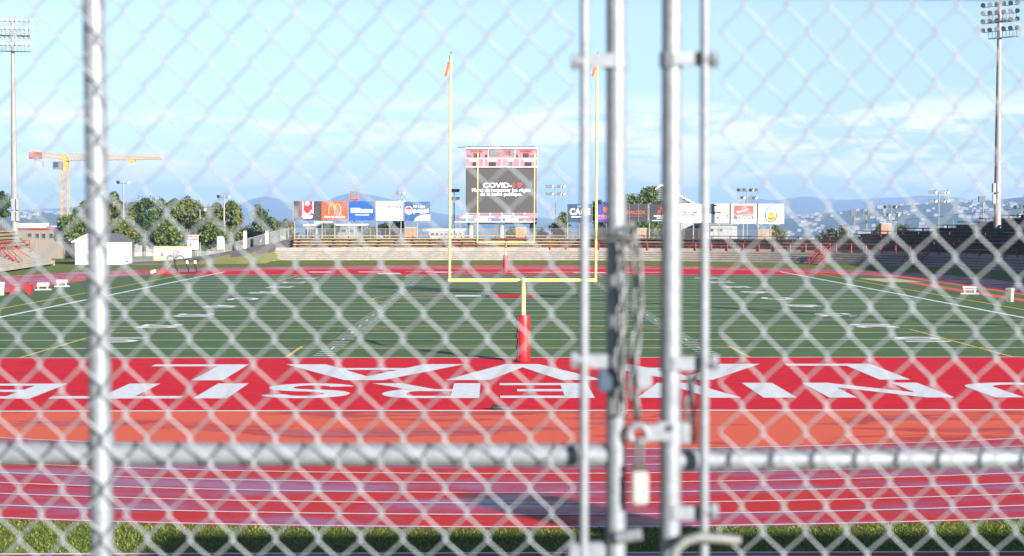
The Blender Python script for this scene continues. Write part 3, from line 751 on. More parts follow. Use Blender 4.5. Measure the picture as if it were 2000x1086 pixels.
btext(t, 'TANGUAY', X, Z, yf, 0.14, 0.88, 0.44, 0.56, mat('ink_pale_grey', (0.50, 0.50, 0.52), 0.6))
btext(t, 'on livre au possible', X, Z, yf, 0.25, 0.78, 0.68, 0.75, I_white)
t, X, Z, yf = board(735, 787, 393, 430.5, D_L, mat('board_white', (0.76, 0.76, 0.76), 0.5, var=0.03), 'white billboard with small grey lettering beside the blue ones')
btext(t, 'DESHARNAIS', X, Z, yf, 0.10, 0.86, 0.52, 0.68, I_grey, 0.0)
bpoly(t, [(0.45, 0.24), (0.85, 0.24), (0.85, 0.36), (0.43, 0.36)], X, Z, yf, I_grey)
btext(t, 'point S', X, Z, yf, 0.50, 0.80, 0.265, 0.345, I_white, 0.0, 0.01)
bpoly(t, circ(0.91, 0.30, 0.05, 0.07), X, Z, yf, I_grey)
bpoly(t, [(0.08, 0.78), (0.4, 0.78), (0.4, 0.92), (0.08, 0.92)], X, Z, yf, mat('ink_straw', (0.72, 0.68, 0.40), 0.6))
t, X, Z, yf = board(790, 840, 394, 431.5, D_L, mat('board_cola_blue', (0.02, 0.06, 0.17), 0.5, var=0.35, scale=1.0), 'blue cola billboard with a round red white and blue emblem, rightmost of the left row')
bpoly(t, circ(0.17, 0.45, 0.15, 0.21), X, Z, yf, I_white)
bpoly(t, circ(0.17, 0.45, 0.135, 0.185, 14, -pi * 0.95, -0.12), X, Z, yf, I_red, 0.006)
bpoly(t, circ(0.17, 0.47, 0.135, 0.165, 14, 0.35, pi * 0.78), X, Z, yf, I_blue, 0.006)
btext(t, 'ici c\'est', X, Z, yf, 0.36, 0.80, 0.16, 0.30, I_white, 0.01)
btext(t, 'pepsi', X, Z, yf, 0.35, 0.95, 0.36, 0.64, I_white, 0.03)
bpoly(t, [(1.0 - 0.6, 1.0)] + [(1.0 - 0.6 * cos(q * pi / 24) , 1.0 - 0.34 * sin(q * pi / 24) ** 0.8) for q in range(0, 11)] + [(0.99, 0.66), (0.99, 0.995)], X, Z, yf, I_white)
bpoly(t, circ(0.62, 0.9, 0.08, 0.07), X, Z, yf, I_pale, 0.006)
# right row
D_R = 212.0
t, X, Z, yf = board(1108, 1156, 398.5, 434, D_R, mat('board_navy', (0.012, 0.03, 0.07), 0.5, var=0.2, scale=1.2), 'navy billboard reading CAGE, leftmost of the right row')
btext(t, 'CAGE', X, Z, yf, 0.10, 0.93, 0.24, 0.60, I_white, 0.03); btext(t, 'LA', X, Z, yf, 0.42, 0.56, 0.06, 0.18, I_pale)
bpoly(t, [(0.16, 0.68), (0.6, 0.68), (0.6, 0.73), (0.16, 0.73)], X, Z, yf, I_white)
t, X, Z, yf = board(1163, 1206, 398.5, 434, D_R, mat('board_violet', (0.025, 0.025, 0.16), 0.5, var=0.1), 'violet blue billboard with orange lettering half hidden by the gate pole')
btext(t, 'mico', X, Z, yf, 0.08, 0.6, 0.56, 0.74, mat('ink_peach', (0.42, 0.15, 0.05), 0.6), 0.03, 0, 0.2)
bpoly(t, [(0.08, 0.80), (0.5, 0.76), (0.55, 0.80), (0.1, 0.85)], X, Z, yf, mat('ink_magenta', (0.5, 0.05, 0.25), 0.6)); bpoly(t, circ(0.45, 0.3, 0.12, 0.16), X, Z, yf, I_orange)
t, X, Z, yf = board(1208, 1265, 398.5, 434, D_R, mat('board_black_brown', (0.012, 0.01, 0.01), 0.5, var=0.5, scale=1.0), 'black billboard reading NEWLOOK in orange letters')
btext(t, 'NEWLOOK', X, Z, yf, 0.18, 0.92, 0.36, 0.56, I_orange, 0.01); bpoly(t, [(0.3, 0.66), (0.8, 0.66), (0.8, 0.68), (0.3, 0.68)], X, Z, yf, I_dred)
for x in (0.36, 0.68): bpoly(t, [(x, 0), (x + 0.02, 0), (x + 0.02, 1), (x, 1)], X, Z, yf, I_grey, -0.004)
t, X, Z, yf = board(1268, 1324, 398.5, 434.5, D_R, mat('board_black', (0.008, 0.008, 0.009), 0.5), 'black billboard with a red three diamond emblem beside the gate pole')
def dia(cx, cy, ang, l=0.17, w=0.075):
    ca, sa = cos(ang), sin(ang); ar = 1.55
    return [(cx + (u * ca - v * sa), cy + (u * sa + v * ca) * ar) for u, v in ((0, 0), (l / 2, w), (l, 0), (l / 2, -w))]
for a in (-pi / 2, pi / 6, 5 * pi / 6): bpoly(t, dia(0.42, 0.36, a), X, Z, yf, I_red)
btext(t, 'MITSUBISHI', X, Z, yf, 0.16, 0.68, 0.60, 0.69, I_white, 0.02); btext(t, 'MOTORS', X, Z, yf, 0.26, 0.58, 0.73, 0.81, I_white, 0.02); bpoly(t, [(0.1, 0.88), (0.6, 0.88), (0.6, 0.91), (0.1, 0.91)], X, Z, yf, I_white)
t, X, Z, yf = board(1326, 1384, 398.5, 435, D_R, mat('board_white_b', (0.75, 0.75, 0.76), 0.5), 'white billboard with a red bow tie emblem between the gate poles')
bpoly(t, [(0.05, 0.35), (0.34, 0.47), (0.66, 0.35), (0.58, 0.50), (0.50, 0.65), (0.34, 0.57), (0.10, 0.65), (0.13, 0.5)], X, Z, yf, I_red); btext(t, 'Budweiser', X, Z, yf, 0.12, 0.58, 0.45, 0.55, I_white, 0.0, 0.01)
t, X, Z, yf = board(1386, 1424, 398.5, 435.5, D_R, mat('board_white_c', (0.74, 0.73, 0.73), 0.5), 'white billboard with black ink drawing and grey corner')
bpoly(t, [(0, 0), (0.22, 0), (0.18, 0.3), (0.34, 0.5), (0.2, 0.55), (0, 0.5)], X, Z, yf, I_grey)
for pts in ([(0.2, 0.02), (0.42, 0.08), (0.40, 0.14), (0.22, 0.10)], [(0.3, 0.36), (0.62, 0.44), (0.66, 0.52), (0.5, 0.5), (0.36, 0.5)], [(0.62, 0.52), (0.9, 0.56), (0.92, 0.62), (0.7, 0.58)], [(0.24, 0.18), (0.3, 0.3), (0.26, 0.32)]): bpoly(t, pts, X, Z, yf, I_black, 0.006)
bpoly(t, circ(0.42, 0.72, 0.08, 0.08), X, Z, yf, I_orange); bpoly(t, [(0.55, 0.7), (0.9, 0.66), (0.9, 0.74), (0.55, 0.76)], X, Z, yf, mat('ink_faint', (0.6, 0.5, 0.5), 0.6)); bpoly(t, [(0.88, 0.5), (0.95, 0.55), (0.93, 0.9), (0.89, 0.75)], X, Z, yf, I_orange)
t, X, Z, yf = board(1428, 1477, 398.5, 436, D_R, mat('board_white_d', (0.76, 0.76, 0.77), 0.5), 'white billboard with red swoosh panel reading TEAM')
bpoly(t, [(0.10, 0.10), (0.13, 0.06), (0.87, 0.06), (0.90, 0.10), (0.90, 0.56), (0.10, 0.56)], X, Z, yf, mat('ink_coral', (0.30, 0.055, 0.035), 0.6)); bpoly(t, [(0.10, 0.575), (0.90, 0.575), (0.90, 0.76), (0.87, 0.81), (0.13, 0.81), (0.10, 0.76)], X, Z, yf, mat('ink_charcoal', (0.07, 0.06, 0.07), 0.6))
bpoly(t, [(0.24, 0.33), (0.22, 0.42), (0.28, 0.45), (0.40, 0.40), (0.74, 0.22), (0.42, 0.35), (0.30, 0.39), (0.26, 0.38)], X, Z, yf, I_white, 0.006); btext(t, 'TEAM', X, Z, yf, 0.20, 0.80, 0.62, 0.76, I_white, 0.03)
for x in (1425.7, 1479):
    q = P(x, 417, D_R); MB().box((q.x, D_R - 0.02, q.z), (0.17, 0.2, 2.48)).build('side_strip', I_black, t)
t, X, Z, yf = board(1481, 1531, 398.5, 437, D_R, mat('board_white_e', (0.77, 0.77, 0.77), 0.5), 'white billboard with an egg shaped smiling face, rightmost of the right row')
egg = []
for q in range(40):
    a = 2 * pi * q / 40; yy = -cos(a); rx = 0.235 * sin(a) * (1.0 + 0.16 * (-cos(a) * -1)); egg.append((0.49 + 0.235 * sin(a) * (1 - 0.18 * cos(a)) , 0.51 - 0.44 * cos(a)))
inn = [(0.49 + (x - 0.49) * 0.80, 0.51 + (z - 0.51) * 0.87) for x, z in egg]
bpoly(t, egg, X, Z, yf, I_black); bpoly(t, inn, X, Z, yf, I_white, 0.006)
yol = [(0.505 + 0.165 * cos(q * 2 * pi / 28), 0.66 + 0.235 * sin(q * 2 * pi / 28)) for q in range(28)]
bpoly(t, yol, X, Z, yf, I_gold, 0.012)
for x in (0.43, 0.53): bpoly(t, circ(x, 0.49, 0.022, 0.055, 12), X, Z, yf, I_black, 0.018)
smile = [(0.49 + 0.15 * cos(a), 0.62 + 0.15 * sin(a)) for a in [0.3 + 2.3 * i / 12 for i in range(13)]] + [(0.49 + 0.12 * cos(a), 0.61 + 0.11 * sin(a)) for a in [2.6 - 2.3 * i / 12 for i in range(13)]]
bpoly(t, smile, X, Z, yf, I_black, 0.018)

# small square sign on top of the left row
q0 = P(683, 392, D_L + 0.5); q1 = P(701, 373, D_L + 0.5)
t = thing('clock_box', ((q0.x + q1.x) / 2, D_L + .5, 0), 'small red framed grey display above the blue billboard', 'display')
MB().box(((q0.x + q1.x) / 2, D_L + .5, (q0.z + q1.z) / 2), (q1.x - q0.x, 0.3, q1.z - q0.z)).build('housing', M_pink, t)
MB().box(((q0.x + q1.x) / 2, D_L + .33, q0.z * 0.38 + q1.z * 0.62), ((q1.x - q0.x) * 0.86, 0.06, (q1.z - q0.z) * 0.66)).build('screen', M_grey, t)
MB().box(((q0.x + q1.x) / 2, D_L + .33, q0.z * 0.88 + q1.z * 0.12), ((q1.x - q0.x) * 0.9, 0.05, (q1.z - q0.z) * 0.16)).build('lower_strip', M_red, t)
MB().box(((q0.x + q1.x) / 2, D_L + .6, q0.z / 2), (0.12, 0.12, q0.z)).build('post', M_steel, t)

# ------------------------------------------------------------------ scoreboard
D_S = 218.0
def SP(x, y): return P(x, y, D_S)
c0 = SP(910, 416); c1 = SP(1049, 289)
scb = thing('scoreboard', ((c0.x + c1.x) / 2, D_S, 0), 'tall pink and grey scoreboard with lit video screen behind the far goal post', 'scoreboard')
def sbox(name, x0, x1, y0, y1, m, dy=0.0, th=0.1, par=scb):
    a = SP(x0, y1); b = SP(x1, y0)
    return MB().box(((a.x + b.x) / 2, D_S + dy, (a.z + b.z) / 2), (b.x - a.x, th, b.z - a.z)).build(name, m, par)
sbox('cabinet', 910, 1049, 290, 416.5, M_pink, 0.6, 1.2)
scr = sbox('video_screen', 911, 1048, 330, 415, M_screen, -0.06, 0.12)
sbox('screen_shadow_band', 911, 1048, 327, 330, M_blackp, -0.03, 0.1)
def stext(body, x0, x1, y0, y1, m, bold=0.03, par=scr, dy=-0.14):
    a = SP(x0, y1); b = SP(x1, y0)
    text_mb(body, a.x, b.x, a.z, b.z, D_S + dy, bold).build('lettering', m, par)
M_lit = mat('lit_white_pixels', (0.6, 0.6, 0.6), 0.6, emit=0.2); M_litr = mat('lit_red_pixels', (0.32, 0.025, 0.022), 0.6, emit=0.2)
stext('COVID-', 943.5, 1000, 357, 366.5, M_lit, 0.022); stext('19', 1001.5, 1020, 357, 366.5, M_litr, 0.022)
stext('Merci de respecter les règles', 922, 1036.5, 367.5, 377, M_lit, 0.012); stext('de la santé publique.', 938, 1020, 375.5, 384.5, M_lit, 0.012)
# top trim and gantry
sbox('top_trim', 909, 1050, 287.5, 291, M_white, 0.4, 1.5)
MB().tube([SP(893, 288.5) + Vector((0, -.4, 0)), SP(912, 287) + Vector((0, -.4, 0)), SP(1046, 287.0) + Vector((0, -.4, 0))], 0.06, 6).build('gantry_pipe', M_lampd, scb)
for x in (917, 980, 1040): MB().tube([SP(x, 287.5), SP(x, 284.6)], 0.05, 6).build('top_stub', M_lampd, scb)
for y in (309.5, 326): sbox('row_trim', 910, 1049, y - 0.5, y + 0.6, M_white, -0.03, 0.08)
for x in (954, 1006): sbox('column_trim', x - 0.4, x + 0.4, 292, 309, M_white, -0.03, 0.08)
for x in (945, 980, 1015): sbox('column_trim', x - 0.4, x + 0.4, 310, 325.5, M_white, -0.03, 0.08)
sbox('clock_window', 956.5, 1003.5, 293.5, 304.5, M_grey, -0.06, 0.1)
stext('8:58', 972, 994, 294.5, 303.5, mat('dim_red_digits', (0.45, 0.02, 0.05), 0.6), 0.05, scb)
sbox('clock_mask', 994.5, 996, 294, 304, M_blackp, -0.08, 0.1)
for x0, x1 in ((926, 937.5), (1022, 1033)): sbox('digit_window', x0, x1, 299.5, 307.5, M_blackp, -0.06, 0.1)
for x0, x1 in ((948, 951.5), (1007.5, 1011.5)): sbox('digit_window', x0, x1, 302, 307.5, M_blackp, -0.06, 0.1)
for x0, x1 in ((914, 922.5), (1036, 1044.5)): sbox('digit_window', x0, x1, 302, 306.5, I_grey, -0.06, 0.1)
for x0, x1 in ((924, 930), (956, 968.5), (994, 1000.5), (1025.5, 1038)): sbox('digit_window', x0, x1, 316.5, 325, M_blackp, -0.06, 0.1)
for x0, x1 in ((920, 942), (1016, 1038)): sbox('name_plate', x0, x1, 293.5, 297.5, M_red, -0.05, 0.08)
for x0, x1 in ((916, 935), (952, 971), (992, 1004), (1022, 1044)):
    m = MB(); k = int((x1 - x0) / 2.3)
    for i in range(k):
        a = SP(x0 + i * 2.3, 315.4); b = SP(x0 + i * 2.3 + 1.5, 310.8); m.box(((a.x + b.x) / 2, D_S - 0.04, (a.z + b.z) / 2), (b.x - a.x, 0.06, b.z - a.z))
    m.build('lettering_row', I_white, scb)
# sponsor ribbon, catwalk and legs
sbox('ribbon_back', 911, 1048, 417.5, 420.5, M_grey, 0.3, 0.5)
for i in range(6): sbox('lattice_post', 911 + i * 22.6, 913 + i * 22.6, 416, 434, M_white, -0.02, 0.12)
sbox('ribbon_panel', 896, 1049, 420.5, 426.5, M_pink, -0.25, 0.12)
sbox('ribbon_panel', 1020, 1049, 418, 430, M_pink, -0.16, 0.1)
for x0 in (899, 974): # slanted white emblems
    a = [SP(x0, 425.7), SP(x0 + 20, 425.7), SP(x0 + 25, 421.3), SP(x0 + 7, 421.3)]
    MB().poly([p + Vector((0, -0.33, 0)) for p in a]).build('emblem', I_white, scb)
for x0, x1 in ((931, 968), (1004, 1036)):
    m = MB()
    for i in range(int((x1 - x0) / 2.6)):
        a = SP(x0 + i * 2.6, 424.6); b = SP(x0 + i * 2.6 + 1.7, 422.6); m.box(((a.x + b.x) / 2, D_S - 0.33, (a.z + b.z) / 2), (b.x - a.x, 0.04, b.z - a.z))
    m.build('lettering_row', I_white, scb)
for x0, x1 in ((927, 953), (987, 1012)): sbox('white_plate', x0, x1, 427, 432, I_white, -0.2, 0.08)
sbox('catwalk', 888, 1049, 432.5, 434, M_white, 0.2, 1.0)
sbox('under_beam', 912, 1048, 434, 438, M_blackp, 0.5, 0.8)
for x in (919, 979.5, 1040): 
    a = SP(x, 434); MB().tube([(a.x, D_S + 0.7, 0), (a.x, D_S + 0.7, a.z)], 0.36, 14).build('column', M_lgrey, scb, True)
for x in (890, 897, 899.5): 
    a = SP(x, 434); b = SP(x, 418); MB().tube([(a.x, D_S, 0), b], 0.05, 6).build('side_post', M_steel, scb)
MB().tube([SP(888, 419), SP(911, 419)], 0.04, 5).build('side_rail', M_steel, scb)

# ------------------------------------------------------------------ lights
def flood_lamp(t, p, face, r=0.24, dark=False, up=0.0):
    f = Vector(face).normalized(); p = Vector(p)
    b = MB().tube([p - f * 0.32, p - f * 0.22, p, p + f * 0.06], r, 10, True, [r * 0.35, r * 0.62, r, r * 1.02]).build('lamp', M_lampd if dark else M_lamp, t, True)
    MB().tube([p + f * 0.065, p + f * 0.085], r * 0.92, 10).build('lamp_glass', M_glass if not dark else M_lampd, b, True)
def mast(px, pyt, pyb, d, label, rows, ncol, head_w, lamps_dark, face, tilt=0.0, boxes=()):
    a = P(px, pyb, d); b = P(px, pyt, d)
    x = a.x; zt = b.z
    t = thing('light_mast', (x, d, 0), label, 'light mast', 'tall light masts')
    MB().tube([(x, d, 0), (x, d, zt * 0.5), (x, d, zt)], 0.3, 16, True, [0.42, 0.34, 0.2]).build('pole', M_steel, t, True)
    sc = d / FPX
    for k, py in enumerate(rows):
        z = P(px, py, d).z
        MB().tube([(x - head_w / 2, d - 0.1, z + tilt * head_w / 2 * -1), (x + head_w / 2, d - 0.1, z + tilt * head_w / 2)], 0.05, 6).build('crossarm', M_lampd, t)
        for i in range(ncol):
            f = -0.5 + (i + 0.0) / (ncol - 1); flood_lamp(t, (x + f * head_w, d - 0.25, z + tilt * f * head_w + 0.22), face, 0.265, lamps_dark and (i + k) % 4 != 1)
    for k in (1, 3):
        if k < len(rows):
            z = P(px, rows[k], d).z - 0.75
            g = MB(); zz = z
            for f in [-.35 + .1 * i for i in range(9)]: g.tube([(x + f * head_w, d - 0.5, zz + tilt * f * head_w), (x + f * head_w, d - 0.5, zz + 0.8 + tilt * f * head_w)], 0.025, 4)
            g.tube([(x - .38 * head_w, d - .5, zz - tilt * .38 * head_w), (x + .5 * head_w, d - .5, zz + tilt * .5 * head_w)], 0.07, 4)
            g.build('service_cage', M_lampd, t)
    for (x0, x1, y0, y1) in boxes:
        p = P(x0, y1, d); q = P(x1, y0, d); MB().box(((p.x + q.x) / 2, d - 0.35, (p.z + q.z) / 2), (q.x - p.x, 0.5, q.z - p.z)).build('control_box', M_lgrey, t)
    return t
mast(29, 33, 460, 200, 'tall pale light mast with white lamp rows beside the left bleachers', (42, 58, 74, 89), 9, 4.6, False, (0.45, -1, -0.42), -0.02, ((25, 30, 388, 410), (34, 39, 388, 410), (25, 30, 412, 432), (34, 39, 412, 432)))
mast(1948, 5, 430, 176, 'tall pale light mast with dark lamp rows behind the right bleachers', (12, 28, 44, 61), 6, 3.7, True, (-0.75, -1, -0.42), 0.09, ((1936.5, 1942.5, 358, 376), (1944.5, 1950.5, 358, 376), (1936.5, 1942.5, 380, 398), (1944.5, 1950.5, 380, 398)))
# the mast beside the near bleachers: only its long shadow reaches the picture
t = thing('light_mast', (50.0, 50.5, 0), 'tall light mast beside the near track bend, out of the frame', 'light mast', 'tall light masts')
MB().tube([(50, 50.5, 0), (50, 50.5, 27)], 0.3, 12, True, [0.42, 0.22]).build('pole', M_steel, t, True)
for z in (23.6, 24.5, 25.4, 26.3):
    MB().tube([(47.8, 50.5, z), (52.2, 50.5, z)], 0.05, 6).build('crossarm', M_lampd, t)
    for i in range(7): flood_lamp(t, (47.8 + i * 0.73, 50.3, z + 0.2), (-0.6, 0.7, -0.5), 0.32, True)

def small_flood(px, pyt, pyb, d, label, layout, w=2.4, pole_r=0.07, dark=True, g='flood lights behind the stands'):
    a = P(px, pyb, d); b = P(px, pyt, d)
    t = thing('flood_light', (a.x, d, 0), label, 'flood light', g)
    MB().tube([(a.x, d, min(0, a.z)), (a.x, d, b.z)], pole_r, 8, True).build('pole', M_steel, t, True)
    if layout == 'pair':
        for s in (-1, 1): 
            MB().tube([(a.x, d, b.z - 0.15), (a.x + s * 0.75, d, b.z - 0.1)], 0.04, 5).build('crossarm', M_lampd, t); flood_lamp(t, (a.x + s * 0.72, d - 0.1, b.z), (s * 0.6, -0.8, -0.4), 0.26, s < 0)
    elif layout == 'box':
        MB().box((a.x - 0.25, d - 0.15, b.z), (0.75, 0.4, 0.75)).build('lamp', M_lampd, t)
    else:
        for k, z in enumerate((b.z - 0.15, b.z - 1.25)):
            MB().tube([(a.x - w / 2, d, z), (a.x + w / 2, d, z)], 0.045, 5).build('crossarm', M_lampd, t)
        n = 3
        for s in (-1, 1):
            for i in range(n):
                for k, z in enumerate((b.z, b.z - 1.1)):
                    f = 0.35 + 0.65 * i / (n - 1)
                    flood_lamp(t, (a.x + s * f * w / 2, d - 0.15, z), (s * 0.5 * (1 if i else -1), -0.9, -0.45), 0.24, dark and (i + k) % 2 == 0)
    return t
small_flood(242, 356, 470, 225, 'wooden lamp pole with two lamps among the trees behind the white shed', 'pair', pole_r=0.11)
small_flood(438, 384, 478, 222, 'leaning lamp pole with a wire bracket right of the tree row', 'pair', pole_r=0.12)
small_flood(391, 409, 480, 230, 'slender wooden pole between the lamp poles in the tree row', 'none' if False else 'pair', pole_r=0.07)
small_flood(783, 377, 440, 224, 'small white flood light cluster above the white billboard', 'quad', 0.9, dark=False)
small_flood(887, 372, 440, 226, 'flood light cluster just left of the scoreboard', 'quad', 1.1)
small_flood(1085, 364, 445, 240, 'flood light cluster between the scoreboard and the right billboards', 'quad', 2.5, dark=False)
small_flood(1459, 371, 440, 230, 'flood light cluster above the red swoosh billboard', 'quad', 2.5)
small_flood(1741, 404, 460, 225, 'short flood light cluster over the tan box on the dark bleachers', 'quad', 1.9)
small_flood(1833, 375, 455, 200, 'tallest white flood light cluster behind the dark bleachers', 'quad', 2.2, dark=False)
small_flood(1995, 404, 440, 215, 'small flood light cluster at the right edge behind the dark bleachers', 'quad', 1.8)
small_flood(1669, 416, 463, 215, 'single box lamp on a white pole behind the dark bleachers', 'box')
small_flood(1692, 417, 463, 228, 'smaller box lamp on a thin pole beside the single box lamp', 'box')
small_flood(1920, 389, 440, 200, 'box lamp on a dark thin pole beside the right mast', 'box')

# tan boxes along the top of the bleachers
for i, (x0, x1, y0, y1, d, lb) in enumerate(((792, 813, 444, 464, 208, 'under the cola billboard'), (1007, 1028, 445, 464, 208, 'under the scoreboard'), (1243, 1262, 446, 465, 207, 'beside the left gate pole'), (1479, 1502, 448, 468, 203, 'under the egg billboard'), (1718, 1739, 437, 457, 190, 'on the dark bleachers'))):
    a = P(x0, y1, d); b = P(x1, y0, d)
    t = thing('plywood_box', ((a.x + b.x) / 2, d, a.z), 'tan plywood box on the bleacher top ' + lb, 'box', 'tan boxes on the bleachers')
    MB().box(((a.x + b.x) / 2, d, (a.z + b.z) / 2 - 0.25), (b.x - a.x, 0.9, b.z - a.z + 0.4)).build('body', M_crate, t)
    MB().box(((a.x + b.x) / 2, d, b.z + 0.0), (b.x - a.x + 0.08, 1.0, 0.1)).build('lid', mat('pale_lid', (0.33, 0.27, 0.22), 0.8), t)
    for f in (0.33, 0.66): MB().box((a.x + (b.x - a.x) * f, d - 0.46, (a.z + b.z) / 2), (0.03, 0.03, b.z - a.z - 0.2)).build('batten', M_cream, t)

# ------------------------------------------------------------------ shed, banner, sign, sled, benches, bins
s0 = GR(147, 517); s1 = P(200, 517, s0.y)
ds = s0.y; xl = s0.x; xr = P(204, 500, ds).x; zw = P(147, 472, ds).z; zr = P(186, 458, ds).z; xm = (xl + xr) / 2
shed = thing('storage_shed', (xm, ds, 0), 'white gabled storage shed with dark shingle roof left of the field', 'shed')
DX, DY = P(256, 500, ds + 2.2).x - xr, 2.6          # the long side runs back to the right
e = Vector((DX, DY, 0))
A = [Vector((xl, ds, 0)), Vector((xr, ds, 0)), Vector((xr, ds, zw)), Vector((xm, ds, zr)), Vector((xl, ds, zw))]
MB().prism(A, e).build('wall', M_shed, shed)
ov = 0.25
for s, (q0, q1) in (('l', (A[4], A[3])), ('r', (A[2], A[3]))):
    dv = (q0 - q1).normalized(); st0 = q0 + dv * ov - e.normalized() * 0.2 + Vector((0, 0, 0.02)); st1 = q1 - e.normalized() * 0.2 + Vector((0, 0, 0.02))
    MB().prism([st0, st1, st1 + Vector((0, 0, .12)), st0 + Vector((0, 0, .12))], e + e.normalized() * 0.4).build('roof', M_shingle, shed)
    MB().prism([st0 - Vector((0, .03, .06)), st1 - Vector((0, .03, .06)), st1 + Vector((0, -.03, .12)), st0 + Vector((0, -.03, .12))], (0, 0.03, 0)).build('fascia', M_white, shed)
for i in range(9):
    z = 0.35 + i * 0.3; MB().box(((xl + xr) / 2, ds - 0.012, z), (xr - xl, 0.02, 0.02)).build('siding_joint', M_lgrey, shed) if z < zw else None
q = A[1] + e * 0.8; MB().box((q.x, q.y - 0.03, 0.35), (0.5, 0.06, 0.22)).build('vent', M_window, shed)
MB().box((xr - 0.6, ds - 0.02, 1.05), (0.95, 0.04, 2.05)).build('door', M_white, shed)

a = GR(301, 513); d = a.y; b = P(374, 481, d)
ban = thing('banner_trailer', ((a.x + b.x) / 2, d, 0), 'white banner board with pink lettering and yellow band behind the track', 'banner')
MB().box(((a.x + b.x) / 2, d, b.z / 2), (b.x - a.x, 0.25, b.z)).build('board', mat('banner_white', (0.40, 0.38, 0.32), 0.6), ban)
MB().box(((a.x + b.x) / 2, d - 0.13, b.z * 0.12), (b.x - a.x, 0.04, b.z * 0.24)).build('yellow_band', mat('banner_yellow', (0.36, 0.28, 0.09), 0.6), ban)
MB().box(((a.x + b.x) / 2, d - 0.13, b.z * 0.97), (b.x - a.x, 0.04, b.z * 0.08)).build('top_band', mat('banner_yellow', (0.36, 0.28, 0.09), 0.6), ban)
w = b.x - a.x
MB().torus((a.x + w * 0.58, d - 0.14, b.z * 0.6), 0.28, 0.05, (0, 1, 0), 14, 4).build('emblem', I_red, ban)
MB().box((a.x + w * 0.22, d - 0.14, b.z * 0.5), (0.3, 0.03, 0.4)).build('emblem', I_red, ban)
m = MB()
for i in range(4): m.box((a.x + w * (0.68 + 0.07 * i), d - 0.14, b.z * (0.6 + 0.03 * (i % 2))), (0.2, 0.03, 0.25))
m.build('lettering_row', mat('ink_pink', (0.6, 0.25, 0.3), 0.6), ban)
for x in (a.x + 0.1, b.x - 0.1): MB().box((x, d + 0.3, 0.6), (0.1, 0.1, 1.2)).build('post', M_steel, ban)
a = P(367, 487, 206); b = P(387, 459, 206)
sg = thing('notice_sign', ((a.x + b.x) / 2, 206, 0), 'red and white notice sign above the banner', 'sign')
MB().box(((a.x + b.x) / 2, 206, (a.z + b.z) / 2), (b.x - a.x, 0.1, b.z - a.z)).build('panel', M_white, sg)
MB().box(((a.x + b.x) / 2, 205.93, b.z - 0.35), ((b.x - a.x) * 0.94, 0.05, 0.6)).build('red_header', M_red, sg)
text_mb('MARTIN', a.x + 0.15, b.x - 0.15, b.z - 0.53, b.z - 0.22, 205.89, 0.03).build('lettering', I_white, sg)
MB().box((a.x + 0.35, 205.93, a.z + 0.55), (0.3, 0.04, 0.4)).build('picture', I_red, sg)
for x in (a.x + 0.1, b.x - 0.1): MB().box((x, 206.1, a.z / 2 + 0.2), (0.08, 0.08, a.z + 0.4)).build('post', M_steel, sg)
a = P(431, 480, 208); ub = thing('utility_cabinet', (a.x, 208, 0), 'pale grey utility cabinet beside the leaning lamp pole', 'cabinet')
MB().box((a.x, 208, a.z + 0.25), (0.8, 0.5, 1.4)).build('body', mat('cabinet_blue_grey', (0.5, 0.54, 0.58), 0.5), ub); MB().box((a.x, 207.98, a.z + 1.05), (0.6, 0.45, 0.25)).build('hood', M_white, ub)
for s in (-1, 1): MB().box((a.x + s * .3, 208, (a.z - .4) / 2), (0.07, 0.07, max(0.2, a.z - 0.4))).build('leg', M_steel, ub)

# blocking sled: curved black arms on runners
a = GR(344, 535); b = GR(384, 533)
sled = thing('blocking_sled', tuple(a), 'black football blocking sled with curved arms on the left sideline', 'training sled')
MB().tube([a + Vector((0, 0, .08)), b + Vector((0, 0, .08))], 0.07, 6).build('runner', M_black, sled); MB().tube([a + Vector((0.6, 1.2, .08)), b + Vector((0.3, 1.2, .08))], 0.07, 6).build('runner', M_black, sled)
for f in (0.03, 0.58, 0.97):
    q = a.lerp(b, f)
    MB().tube([q + Vector((0.0, 0.1, 0.1)), q + Vector((0.06, 0, 0.4)), q + Vector((-0.10 if f > .1 else -.12, -0.2, 0.8)), q + Vector((-0.22 if f > .1 else -.1, -0.3, 1.2)), q + Vector((-0.1, -0.35, 1.42))], 0.07, 7).build('arm', M_black, sled, True)
    if f > 0.1:
        MB().tube([q + Vector((-.25, -.3, 1.32)), q + Vector((.1, -.35, 1.2)), q + Vector((.5, -.3, 1.28))], 0.13, 8, True, [0.1, 0.15, 0.05]).build('pad', M_black, sled, True); MB().box(q + Vector((0.0, -0.45, 1.12)), (0.22, 0.1, 0.3)).build('pad_patch', M_white, sled)
a = GR(316, 536); t = thing('pushing_sled', tuple(a), 'red pushing sled with two round grey pads beside the black sled', 'training sled')
MB().prism([a + Vector((-.7, 0, .05)), a + Vector((.7, 0, .05)), a + Vector((.5, 0, .5)), a + Vector((.1, 0, .62)), a + Vector((-.3, 0, .35))], (0, 1.0, 0)).build('base', M_red, t)
MB().tube([a + Vector((.4, .4, .5)), a + Vector((.95, .3, 1.2)), a + Vector((1.3, .2, 1.75))], 0.06, 6).build('strut', M_grey, t)
for s in (0.85, 1.75): MB().tube([a + Vector((s - .4, .1, 1.5)), a + Vector((s - .25, .1, 1.75)), a + Vector((s, .1, 1.85)), a + Vector((s + .3, .1, 1.72)), a + Vector((s + .45, .1, 1.5))], 0.1, 8).build('pad', M_grey, t, True)
MB().tube([a + Vector((-1.05, 0, .2)), a + Vector((-.6, 0, .35))], 0.15, 8).build('wheel', M_white, t)

